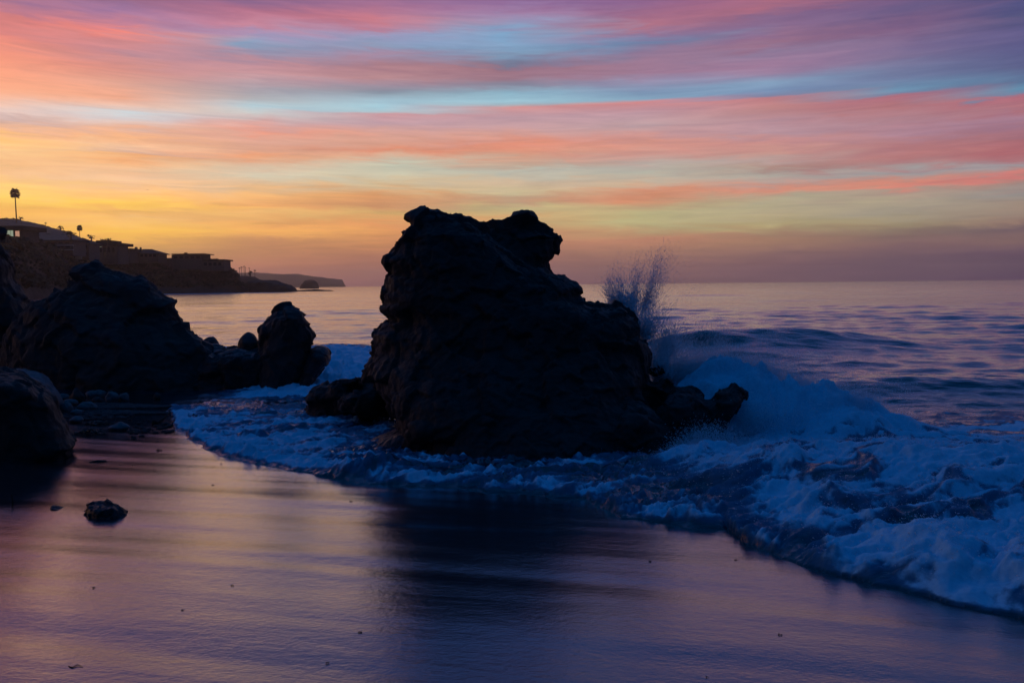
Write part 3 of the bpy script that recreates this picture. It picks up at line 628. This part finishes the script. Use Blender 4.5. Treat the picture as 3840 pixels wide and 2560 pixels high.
# ------------------------------------------------------------------ spray thrown up behind the sea rock
TV = np.array([[1, 0, 1], [-1, 0, .8], [0, 1, -1], [0, -1, -.8]]); TF = np.array([[0, 1, 3], [0, 2, 1], [0, 3, 2], [1, 2, 3]])
def drops(P, D, r_, st):
    """elongated water drops at P, long axis D, radius r_, stretch st"""
    D = D / np.linalg.norm(D, axis=1)[:, None]; u = np.cross(D, [[.3, .9, .1]]); u /= np.linalg.norm(u, axis=1)[:, None]; v = np.cross(D, u)
    n_ = len(P)
    V = P[:, None] + r_[:, None, None] * (TV[None, :, 0:1] * u[:, None] + TV[None, :, 1:2] * v[:, None] + TV[None, :, 2:3] * D[:, None] * st[:, None, None])
    Fc = (TF[None] + len(TV) * np.arange(n_)[:, None, None]).reshape(-1, 3)
    return V.reshape(-1, 3), Fc
def jets(specs, seed, per=60, smin=2.5, smax=9., amt=.62, rs=1.):
    g = np.random.default_rng(seed); Pp = []; Dd = []; Rr = []; Ss = []
    for (bx, by, tx, ty, Yd, wid, cnt, rad) in specs:
        b = at(bx, by, Yd); t = at(tx, ty, Yd + g.normal(0, .1))
        nst = max(3, cnt // per)
        for s_ in range(nst):                                  # strands inside a jet
            lx = g.normal(0, wid * .62); ly = g.normal(0, wid * .6); rch = g.uniform(.45, 1.) ** .7
            m_ = max(2, int(cnt * amt / nst * g.uniform(.3, 1.7)))
            f = g.beta(1.1, 1.5, m_) * rch
            c = b + (t - b) * f[:, None] + np.stack([lx * (.45 + f * .9) + g.normal(0, .02 + .03 * f, m_), ly * (.5 + f) + g.normal(0, .04, m_), g.normal(0, .03, m_)], -1)
            d = (t - b)[None] * .6 + np.array([lx * 1.5, 0, 0]) + g.normal(0, .05, (m_, 3))
            Pp.append(c); Dd.append(d); Rr.append(rs * rad * np.minimum(g.lognormal(-.2, .45, m_), 1.5) * (1 - .45 * f)); Ss.append(g.uniform(smin, smax, m_))
    return np.vstack(Pp), np.vstack(Dd), np.concatenate(Rr), np.concatenate(Ss)
J1 = [(2300,1160,2275,990,13.6,.10,3000,.0042),(2330,1170,2325,955,13.6,.10,3200,.0042),(2370,1160,2412,925,13.7,.12,5200,.0042),(2410,1170,2500,872,13.7,.12,6500,.0042),(2430,1170,2548,890,13.8,.12,2600,.0036),
      (2430,1180,2620,925,13.8,.2,1500,.003),(2440,1200,2720,990,13.9,.25,800,.003),(2330,1150,2205,1030,13.6,.1,900,.0036),(2360,1200,2330,1040,13.5,.22,9000,.006),(2420,1270,2440,1110,13.4,.22,7000,.006),(2490,1340,2510,1170,13.3,.24,7000,.006),
      (2480,1440,2460,1240,13.0,.22,8000,.007),(2540,1380,2640,1160,13.2,.28,3600,.0038),(2600,1390,2760,1160,13.2,.3,1800,.0034)]
J2 = [(2500,1470,2520,1310,13.1,.24,9000,.007),(2580,1460,2620,1285,13.1,.24,9000,.007),(2680,1460,2700,1280,13.0,.26,9000,.007),(2770,1460,2800,1285,13.0,.26,9000,.007),(2850,1480,2890,1300,13.0,.24,7000,.0065),(2930,1490,3000,1330,13.0,.22,5000,.006),
      (2980,1510,3110,1340,12.9,.22,2500,.0045),(2820,1640,2860,1450,11.6,.35,6000,.007),(2920,1650,3000,1480,11.6,.35,5000,.007),(2620,1710,2640,1560,10.6,.28,5000,.007),(2560,1750,2570,1620,10.4,.22,4000,.007),(2700,1730,2740,1580,10.6,.32,5000,.007),(2860,1300,2900,1190,12.8,.3,1200,.0035),(2700,1300,2720,1170,12.8,.3,1200,.0035),
      (2840,1470,2870,1360,13.0,.35,9000,.006),(2960,1490,3000,1390,13.0,.35,9000,.006),(3070,1510,3110,1420,13.0,.35,6000,.006),(3180,1530,3220,1460,12.2,.35,3500,.0055),(2560,1440,2580,1330,13.1,.3,8000,.006),(2700,1400,2720,1270,12.9,.4,5000,.005),(2850,1430,2880,1300,12.8,.45,5000,.005),(3020,1480,3060,1370,12.6,.45,5000,.005),(3200,1510,3240,1420,12.4,.45,3500,.005)]
for nm, sp, sd_, lab in (('splash_spray', J1, 1, 'tall fan of fine spray bursting above the right shoulder of the huge rock'), ('splash_spray', J2, 2, 'low white burst of spray over the surf beside the toe of the huge rock')):
    V, Fc = drops(*(jets(sp, sd_, 22, 5., 18., .55, .58) if sd_ == 1 else jets(sp, sd_, 4, 1., 3., 1.5, .75)))
    tag(link(nm, mesh_np(nm, V, Fc), SPRAY), lab, 'spray', kind='stuff')

# fine spume torn off the tops of the surf
g = np.random.default_rng(77); wgt = (foamz * sstep(.05, .4, s) + np.clip(mound * 2, 0, 1)) * (bil + .6 * bil2) * (RRm ** 2) * (RRm < 15); wgt = wgt.ravel() / wgt.sum()
idx = g.choice(wgt.size, 45000, p=wgt); P = np.stack([X.ravel()[idx], Y.ravel()[idx], z.ravel()[idx]], -1)
P += np.stack([g.normal(0, .03, len(idx)), g.normal(0, .03, len(idx)), np.abs(g.normal(0, .03, len(idx))) + .003], -1)
Dv = np.stack([-ca + g.normal(0, .35, len(idx)), -sa + g.normal(0, .35, len(idx)), g.normal(.25, .35, len(idx))], -1)
V, Fc = drops(P, Dv, .0024 * g.lognormal(-.2, .4, len(idx)), g.uniform(1, 4, len(idx)))
tag(link('spume', mesh_np('spume', V, Fc), SPRAY), 'fine spume flying off the churning surf', 'spray', kind='stuff')

# ------------------------------------------------------------------ the coast: hillside, cliff, houses, palms
def terrain(name, cols, mat, amp, scale, seed, step=4, nr=70):
    """ground swept from profiles: each column (px, [(distance, y pixel or None for z), ...])"""
    pxs = np.array([c[0] for c in cols], float); np_ = len(cols[0][1])
    D = np.array([[p[0] for p in c[1]] for c in cols], float)
    Z = np.array([[p[1] if p[2] else at(c[0], p[1], p[0] * 1.0)[2] for p in c[1]] for c in cols], float)
    px = np.arange(pxs[0], pxs[-1] + .1, step); t = np.linspace(0, np_ - 1, nr)
    Dg = np.stack([np.interp(px, pxs, D[:, k]) for k in range(np_)], 1); Zg = np.stack([np.interp(px, pxs, Z[:, k]) for k in range(np_)], 1)
    Df = np.stack([np.interp(t, np.arange(np_), Dg[i]) for i in range(len(px))]); Zf = np.stack([np.interp(t, np.arange(np_), Zg[i]) for i in range(len(px))])
    Xf = np.tan(np.arctan((px[:, None] - 1920) / F)) * Df
    P = np.stack([Xf, Df, Zf], -1).reshape(-1, 3)
    n_ = fbm3(P / scale, 5, seed); n2_ = fbm3(P / scale + 30, 5, seed + 5)
    wz = np.clip((P[:, 2] + 1) / 3, 0, 1)
    P[:, 2] += n_ * amp * wz; P[:, 1] += n2_ * amp * 2.; 
    return link(name, mesh_np(name, P, grid_faces(len(px), nr)), mat), P
def prof(foot, top, ytop, back=60):
    return [(foot, -2., 1), (foot + 1.5, .6, 1), (foot + (top - foot) * .35, 0, 0), (top, ytop, 0), (top + 12, ytop - 1, 0), (top + back, ytop + 8, 0), (top + back + 40, -2, 1)]
CL = []
for px, f0, t0, yt in [(-300,120,150,900),(-100,138,176,905),(0,150,190,908),(100,190,235,905),(200,230,275,930),(300,270,308,962),(400,300,332,985),(500,318,350,978),(600,330,360,985),(700,342,368,1005),(780,350,370,1012),(840,353,366,1006),(866,355,365,1022),(886,358,364,1030),(895,360,364,1060),(918,362,364,1078),(940,363,364.5,1084)]:
    p = prof(f0, t0, yt, 60 if px < 840 else 14); yb = at(px, yt, t0)[2]
    p[2] = (p[2][0], max(.7, yb * .42), 1); CL.append((px, p))
cliff, CP = terrain('cliff', CL, CLIFF, 1.3, 9., 3, 3, 80)
tag(cliff, 'dark scrub-covered sea cliff with houses along its top', 'cliff', kind='structure')
HL = []
for px, yt in [(-400,800),(-100,815),(0,820),(60,820),(130,832),(200,851),(270,869),(345,903),(410,912),(470,932),(520,953),(590,975),(680,1010),(760,1040),(820,1070)]:
    HL.append((px, [(398, -2, 1), (402, 1., 1), (440, yt * .45 + 1070 * .55, 0), (490, yt + 2, 0), (520, yt, 0), (600, yt + 40, 0), (640, -2, 1)]))
hill, HP = terrain('hillside', HL, HILL, .8, 14., 9, 4, 60)
tag(hill, 'bare brown hillside rising behind the clifftop houses', 'hill', kind='structure')
FL = []
for px, yt in [(700,1026),(930,1022),(1010,1025),(1080,1027),(1125,1028),(1136,1030),(1200,1038),(1260,1043),(1288,1048),(1296,1066),(1302,1075)]:
    FL.append((px, [(2500, -4, 1), (2506, yt * .2 + 1072 * .8, 0), (2540, yt + 3, 0), (2600, yt, 0), (2800, yt + 6, 0), (2900, -4, 1)]))
far, _ = terrain('far_headland', FL, FARL, 3.5, 60., 12, 3, 30)
tag(far, 'pale hazy far headland ending in a low point', 'headland', kind='structure')
def far_rock(name, lf, rt, Y, df, db, vox, disp, seed, label):
    V_ = loft(lf, rt, Y, df, db, zb=-1.5, rows=40); return tag(fuse(name, [V_], vox, disp, CLIFF, seed), label, 'rock')
far_rock('rocky_outcrop', [(1049,968),(1053,940),(1058,928),(1075,918),(1100,910)], [(1049,975),(1050,1000),(1052,1026),(1062,1048),(1068,1065),(1076,1092),(1086,1108),(1100,1114)], 380., 9., 10., .55, [(.10, 1.6, 'f'), (.3, .9, 'r'), (.9, .35, 'f')], 21, 'dark rocky outcrop tapering into the sea below the cliff tip')
far_rock('reef_rock', [(1086,1180),(1089,1130),(1092,1100),(1096,1080)], [(1086,1215),(1089,1236),(1092,1252),(1096,1270)], 400., 4., 5., .3, [(.2, .5, 'f'), (.6, .35, 'r')], 22, 'low black reef barely above the water beyond the outcrop')
far_rock('offshore_rock', [(1050,1158),(1053,1146),(1064,1128),(1076,1120)], [(1050,1165),(1054,1180),(1062,1190),(1076,1195)], 900., 9., 10., .9, [(.06, 2.5, 'f'), (.2, 1.3, 'r')], 23, 'rounded dark offshore rock before the far headland')
# scrub on the cliff and hillside
def leafball(n_, seed):
    g = np.random.default_rng(seed); d = g.normal(size=(n_, 3)); d /= np.linalg.norm(d, axis=1)[:, None]; d *= g.uniform(.55, 1., n_)[:, None] ** .6
    d[:, 2] = np.abs(d[:, 2]) * .9
    u = g.normal(size=(n_, 3)); u /= np.linalg.norm(u, axis=1)[:, None]; v = np.cross(u, d + .01); v /= np.linalg.norm(v, axis=1)[:, None]
    sz = g.uniform(.16, .34, n_)[:, None]
    V = np.stack([d + u * sz, d + v * sz, d - u * sz, d - v * sz], 1).reshape(-1, 3)
    return V, np.arange(4 * n_).reshape(-1, 4)
LB = [leafball(19, k) for k in range(5)]
def scatter(P, cnt, rmin, rmax, seed, cond):
    g = np.random.default_rng(seed); ok = np.where(cond(P))[0]; idx = g.choice(ok, cnt); vs = []; fs = []; o = 0
    for i in idx:
        V, Fq = LB[g.integers(5)]; r_ = rmin + (rmax - rmin) * g.random() ** 2
        vs.append(V * np.array([1.2, 1.2, .9]) * r_ + P[i] - [0, 0, r_ * .15]); fs.append(Fq + o); o += len(V)
    return np.vstack(vs), np.vstack(fs)
V, q = scatter(CP, 5200, .6, 2.3, 4, lambda p: (p[:, 2] > 3.) & (p[:, 1] < 400))
tag(link('scrub', mesh_np('scrub', V, q, False), LEAF), 'dark coastal scrub covering the cliff face', 'scrub', kind='stuff')
V, q = scatter(HP, 500, .4, 1.1, 5, lambda p: (p[:, 2] > 6.) & (p[:, 1] < 540) & (p[:, 1] > 470))
tag(link('scrub', mesh_np('scrub', V, q, False), LEAF), 'sparse low bushes dotted along the bare hillside', 'scrub', kind='stuff')

def boxpx(name, x0, x1, y0, y1, d, depth, mat, parent, org, fwd=0.):
    """box whose near face covers the pixels x0..x1, y0..y1 at distance d"""
    a = at(x0, y1, d - fwd); b = at(x1, y0, d - fwd)
    bm = bmesh.new(); bmesh.ops.create_cube(bm, size=1); 
    c = np.array([(a[0] + b[0]) / 2, d - fwd + depth / 2, (a[2] + b[2]) / 2]) - org
    for v in bm.verts: v.co = Vector((v.co.x * abs(b[0] - a[0]) + c[0], v.co.y * depth + c[1], v.co.z * abs(b[2] - a[2]) + c[2]))
    if min(abs(b[0] - a[0]), abs(b[2] - a[2]), depth) > .5: bmesh.ops.bevel(bm, geom=bm.edges[:], offset=.05, segments=1, affect='EDGES')
    me = bpy.data.meshes.new(name); bm.to_mesh(me); bm.free()
    return link(name, me, mat, parent)
def hip(name, x0, x1, ye, yp, px0, px1, d, depth, mat, parent, org):
    a = at(x0, ye, d) - org; b = at(x1, ye, d) - org; p0 = at(px0, yp, d) - org; p1 = at(px1, yp, d) - org; m = depth / 2
    V = [(a[0], a[1], a[2]), (b[0], b[1], b[2]), (b[0], b[1] + depth, b[2]), (a[0], a[1] + depth, a[2]), (p0[0], a[1] + m, p0[2]), (p1[0], a[1] + m, p1[2])]
    V += [(x, y, z_ - .25) for x, y, z_ in V[:4]]
    me = bpy.data.meshes.new(name); me.from_pydata(V, [], [(0, 1, 5, 4), (1, 2, 5), (2, 3, 4, 5), (3, 0, 4), (6, 7, 1, 0), (7, 8, 2, 1), (8, 9, 3, 2), (9, 6, 0, 3), (9, 8, 7, 6)]); me.update()
    return link(name, me, mat, parent)
def house(px, py, d, label):
    o = at(px, py, d); e = empty('house', o); tag(e, label, 'house', 'houses along the clifftop'); return e, o, d
def wnd(e, o, d, x0, x1, y0, y1, mat=None):
    w_ = boxpx('window', x0, x1, y0, y1, d, .12, ROOF, e, o, .06); m = (x1 - x0) * .10
    g_ = boxpx('pane', x0 + m, x1 - m, y0 + m, y1 - m, d, .08, mat or GLASS, w_, o, .10); return w_
# glazed house with lit rooms
e, o, d = house(42, 900, 236, 'flat-roofed house with brightly lit big windows')
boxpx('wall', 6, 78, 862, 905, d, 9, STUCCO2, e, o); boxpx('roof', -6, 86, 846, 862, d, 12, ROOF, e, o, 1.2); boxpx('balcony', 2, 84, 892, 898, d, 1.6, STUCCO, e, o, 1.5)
for k in range(3): wnd(e, o, d, 19 + k * 10.5, 28.5 + k * 10.5, 863, 888, LIT)
wnd(e, o, d, 56, 74, 864, 889, LITP)
# terraced house
e, o, d = house(245, 950, 288, 'terraced house with pale balcony rails on the cliff edge')
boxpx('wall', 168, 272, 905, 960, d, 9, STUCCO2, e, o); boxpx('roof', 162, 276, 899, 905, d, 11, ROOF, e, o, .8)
for y_ in (916, 933): boxpx('balcony', 205, 268, y_ + 2, y_ + 5, d, 1.6, STUCCO, e, o, 1.6); boxpx('rail', 205, 268, y_ - 3, y_ - 2, d, .06, TRIM, e, o, 1.6)
for k in range(4): wnd(e, o, d, 172 + k * 24, 188 + k * 24, 909, 914); wnd(e, o, d, 174 + k * 24, 190 + k * 24, 922, 930)
# tall pale gabled house
e, o, d = house(292, 975, 300, 'tall pale gable-ended house beside the terraced house')
boxpx('wall', 271, 300, 900, 972, d, 8, STUCCO, e, o); boxpx('wing', 300, 332, 912, 975, d, 8, STUCCO2, e, o, -1)
hip('roof', 266, 305, 901, 889, 284, 287, d - .5, 9, ROOF, e, o); hip('wing_roof', 298, 338, 913, 902, 305, 318, d + .5, 9, ROOF, e, o)
boxpx('chimney', 324, 327, 898, 908, d, 1, STUCCO2, e, o, -3)
for y_ in (918, 945): wnd(e, o, d, 306, 314, y_, y_ + 12); wnd(e, o, d, 318, 326, y_, y_ + 12)
wnd(e, o, d, 280, 291, 925, 940)
# long dark house with posts
e, o, d = house(385, 985, 322, 'long dark low house fronted by a row of posts')
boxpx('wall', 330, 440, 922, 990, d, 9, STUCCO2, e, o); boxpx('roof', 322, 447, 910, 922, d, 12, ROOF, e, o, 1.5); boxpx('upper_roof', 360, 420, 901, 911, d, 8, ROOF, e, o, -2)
for k in range(7): boxpx('post', 336 + k * 16, 338.4 + k * 16, 921.5, 990, d, .3, STUCCO2, e, o, 1.3)
for k in range(6): wnd(e, o, d, 341 + k * 16, 350 + k * 16, 928, 946)
wnd(e, o, d, 370, 386, 923.5, 928, LIT)
# middle house
e, o, d = house(460, 980, 338, 'narrow dark house between the long low house and the hip-roofed one')
boxpx('wall', 442, 486, 938, 985, d, 8, STUCCO2, e, o); boxpx('roof', 436, 492, 931, 938, d, 10, ROOF, e, o, .8)
boxpx('chimney', 505, 511, 926, 936, d, 1.2, STUCCO2, e, o, -3)
for k in range(3): wnd(e, o, d, 447 + k * 13, 456 + k * 13, 943, 954)
# hip roofed house
e, o, d = house(540, 980, 346, 'hip-roofed house with wide eaves and a row of windows')
boxpx('wall', 487, 592, 949, 985, d, 9, STUCCO2, e, o); hip('roof', 480, 598, 950, 932, 515, 548, d - 1, 11, ROOF, e, o)
for k in range(6): wnd(e, o, d, 494 + k * 16, 505 + k * 16, 953, 963)
boxpx('chimney', 524, 528, 927, 936, d, .8, STUCCO2, e, o, -4)
# flat roofed house at the tip
e, o, d = house(740, 1012, 358, 'two-level flat-roofed house at the tip of the headland')
boxpx('wall', 645, 758, 954, 1012, d, 10, STUCCO2, e, o); boxpx('roof', 643, 766, 950, 954, d, 12, ROOF, e, o, .8)
boxpx('wing', 757, 838, 978, 1016, d, 9, STUCCO2, e, o, .6); boxpx('wing_roof', 757, 842, 972, 978, d, 11, ROOF, e, o, 1.2)
boxpx('garden_wall', 592, 646, 967, 1000, d, 1, STUCCO2, e, o, .2); boxpx('chimney', 782.6, 786, 955, 973, d, .5, ROOF, e, o, -3); boxpx('vent', 690, 700, 947, 951, d, 1, ROOF, e, o, -4)
for k in range(5): wnd(e, o, d, 652 + k * 21, 665 + k * 21, 960, 969)
for k in range(4): wnd(e, o, d - .6, 764 + k * 18, 776 + k * 18, 984, 996)
V, q = scatter(np.stack([np.array([at(x, 972, 362) for x in range(790, 822, 4)])], 0)[0], 14, .3, .7, 3, lambda p: p[:, 2] > 0)
g_ = link('roof_plants', mesh_np('roof_plants', V - o, q, False), LEAF, e)
# round trees and bushes
def tree(px, y0, y1, d, w_px, label, seed, group=None):
    o = at(px, y1, d); hh = (y1 - y0) / F * d; w_ = w_px / F * d; e = empty('tree', o); tag(e, label, 'tree', group)
    g = np.random.default_rng(seed); V, q, t = tube([[0, 0, -.6], [.05 * hh, 0, hh * .3], [0, .05 * hh, hh * .62], [.03 * hh, 0, hh * .85]], [.10 * hh, .08 * hh, .05 * hh, .02 * hh])
    link('trunk', mesh_mixed('trunk', V, q, t), BARK, e)
    vs = []; fs = []; oo = 0
    for k in range(9):
        V, Fq = LB[k % 5]; c = np.array([g.uniform(-.32, .32) * w_, g.uniform(-.3, .3) * w_, hh * g.uniform(.35, .78)]); r_ = g.uniform(.18, .30)
        vs.append(V * np.array([r_ * w_, r_ * w_, r_ * hh * .8]) + c); fs.append(Fq + oo); oo += len(V)
    link('crown', mesh_np('crown', np.vstack(vs), np.vstack(fs), False), LEAF, e)
tree(50, 884, 922, 222, 46, 'round dark tree below the lit windows', 1); tree(139, 884, 924, 255, 50, 'broad dark tree between the lit house and the terraced house', 2)
tree(265, 860, 900, 306, 38, 'shaggy dark tree rising behind the terraced house', 3); tree(403, 899, 924, 318, 36, 'dark bushy tree in front of the long low house', 4)
tree(226, 843, 874, 505, 26, 'flat-topped tree on the hillside ridge', 5); tree(342, 876, 908, 500, 26, 'low spreading tree where the ridge drops', 6); tree(394, 889, 920, 495, 30, 'low tree on the ridge above the long dark house', 7); tree(850, 998, 1016, 362, 14, 'wind-bent bush clinging to the cliff tip', 8); tree(180, 900, 925, 262, 26, 'small tree beside the terraced house wall', 9)
# palms
def palm(px, ytop, ybase, d, crown_px, label, seed, group=None, fan=True, droop=.6):
    o = at(px, ybase, d); hh = (ybase - ytop) / F * d; r_ = crown_px / 2 / F * d; e = empty('palm_tree', o - np.array([0, 0, 1.])); tag(e, label, 'palm', group)
    g = np.random.default_rng(seed); ch = hh + 1 - r_ * (1.05 if fan else .4); lean = g.uniform(-.02, .02) * hh; tr = max(.16, hh * .017)
    V, q, t = tube([[lean * f * f, 0, ch * f] for f in np.linspace(0, 1, 8)], [tr * (1.25 - .4 * f) for f in np.linspace(0, 1, 8)]); link('trunk', mesh_mixed('trunk', V, q, t), BARK, e)
    vs = []; fs = []
    nf = 64 if fan else 22
    for k in range(nf):
        a = k * 2.39996; el_ = math.asin(np.clip(-.75 + 1.7 * (k + .5) / nf, -1, 1)) if fan else R(g.uniform(-15, 65)); ln_ = r_ * g.uniform(.85, 1.12) * (1 if el_ < 1 else 1.1)
        d0 = np.array([math.cos(a) * math.cos(el_), math.sin(a) * math.cos(el_), math.sin(el_)]); sd = np.array([-math.sin(a), math.cos(a), 0]); up = np.cross(d0, sd)
        c0 = np.array([lean, 0, ch + (.25 * r_ if fan else 0)])
        if fan:
            b0 = len(vs); cen = c0 + d0 * ln_ * .42; vs += [c0 - sd * .04 * r_, c0 + sd * .04 * r_, cen + sd * .04 * r_, cen - sd * .04 * r_]; fs.append((b0, b0 + 1, b0 + 2, b0 + 3))
            for m_ in range(7):
                fa = (m_ - 3) * .36; dd = d0 * math.cos(fa) + sd * math.sin(fa); pn = -d0 * math.sin(fa) + sd * math.cos(fa); tip = cen + dd * ln_ * .62 - np.array([0, 0, .10 * ln_]); b0 = len(vs)
                vs += [cen, cen + dd * ln_ * .28 + pn * .085 * ln_, tip, cen + dd * ln_ * .28 - pn * .085 * ln_]; fs.append((b0, b0 + 1, b0 + 2, b0 + 3))
        else:
            prev = None
            for m_ in range(7):
                f = m_ / 6; c = c0 + d0 * ln_ * f - np.array([0, 0, droop * ln_ * f * f]); wd = ln_ * .10 * math.sin(math.pi * min(.96, f * .85 + .12)); b0 = len(vs)
                vs += [c + sd * wd - [0, 0, wd * .6], c, c - sd * wd - [0, 0, wd * .6]]
                if prev is not None: fs += [(prev, prev + 1, b0 + 1, b0), (prev + 1, prev + 2, b0 + 2, b0 + 1)]
                prev = b0
    vs = np.array(vs)
    if fan: vs[:, 2] = ch + (vs[:, 2] - ch) * 1.2
    link('crown', mesh_np('crown', vs, np.array(fs), False), PALM, e)
palm(62, 714, 830, 470, 38, 'tall fan palm with a shaggy round crown on a thin bare trunk', 1)
palm(79, 812, 836, 470, 26, 'short feathery palm at the foot of the tall fan palm', 2, fan=False)
palm(172, 834, 852, 500, 12, 'tiny palm standing alone on the ridge slope', 3, fan=False)
palm(299, 848, 885, 470, 22, 'stout fan palm poking above the ridge behind the gabled house', 4)
palm(415, 893, 912, 490, 10, 'tiny palm on the ridge above the narrow house', 5, fan=False)
palm(846, 998, 1014, 366, 9, 'small palm tuft on the brow of the cliff tip', 6, fan=False)
for k, (px, yt, yb, cw) in enumerate([(878,1006,1030,9),(899,1003,1036,11),(907,1000,1036,12),(916,997,1036,9),(921,1001,1036,9),(936,1003,1036,9),(956,1012,1040,15)]):
    palm(px, yt, yb, 560 + 6 * k, cw, 'slim distant palm standing beyond the cliff tip', 20 + k, 'palms beyond the cliff tip', fan=False, droop=.45)
tree(938, 1012, 1040, 585, 18, 'conical tree among the distant palms beyond the cliff tip', 31)
shore = [(px, [(548, -2, 1), (552, .8, 1), (560, yt, 0), (600, yt - 2, 0), (640, -2, 1)]) for px, yt in [(860,1040),(900,1036),(930,1036),(960,1040),(985,1052),(1000,1072)]]
so_, _ = terrain('shore_point', shore, CLIFF, .6, 10., 15, 3, 30)
tag(so_, 'low hazy shore carrying the distant palms', 'shore', kind='structure')
# gulls
def gull(px, py, d, span, label, tilt):
    o = at(px, py, d); e = empty('gull', o, .4); tag(e, label, 'bird'); e.rotation_euler.y = tilt
    V, q, t = tube([[0, -.25, 0], [0, -.12, .01], [0, .05, .02], [0, .2, .03], [0, .27, .03]], [.01, .05, .07, .04, .012]); link('body', mesh_mixed('body', V, q, t), GULL, e)
    for sgn in (-1, 1):
        sec = [(0, .10, -.08, .03), (.30, .12, -.06, .16), (.62, .02, -.10, .12), (1., -.16, -.18, -.02)]; V = []
        for x, ya, yb, zz_ in sec: V += [(sgn * x * span / 2, ya, zz_), (sgn * x * span / 2, yb, zz_), (sgn * x * span / 2, yb, zz_ - .012), (sgn * x * span / 2, ya, zz_ - .018)]
        link('wing', mesh_np('wing', np.array(V), grid_faces(4, 4, True)), GULL, e)
gull(553, 713, 230, 1.25, 'lone dark gull gliding over the cliff houses', .1); gull(1138, 951, 520, 1.2, 'tiny gull flying low above the far headland', -.2)

# ------------------------------------------------------------------ sea haze
bm = bmesh.new(); bmesh.ops.create_cube(bm, size=1)
for v in bm.verts: v.co = Vector((v.co.x * 7000, v.co.y * 7000, v.co.z * 72 + 30))
me = bpy.data.meshes.new('haze'); bm.to_mesh(me); bm.free()
m = bpy.data.materials.new('haze'); m.use_nodes = True; m.node_tree.nodes.clear()
pv = m.node_tree.nodes.new('ShaderNodeVolumePrincipled'); pv.inputs['Color'].default_value = (.95, .86, .84, 1); pv.inputs['Density'].default_value = .00022; pv.inputs['Anisotropy'].default_value = .8
mo = m.node_tree.nodes.new('ShaderNodeOutputMaterial'); m.node_tree.links.new(pv.outputs[0], mo.inputs['Volume'])
tag(link('haze', me, m), 'thin sea haze veiling the coast', 'haze', kind='stuff')
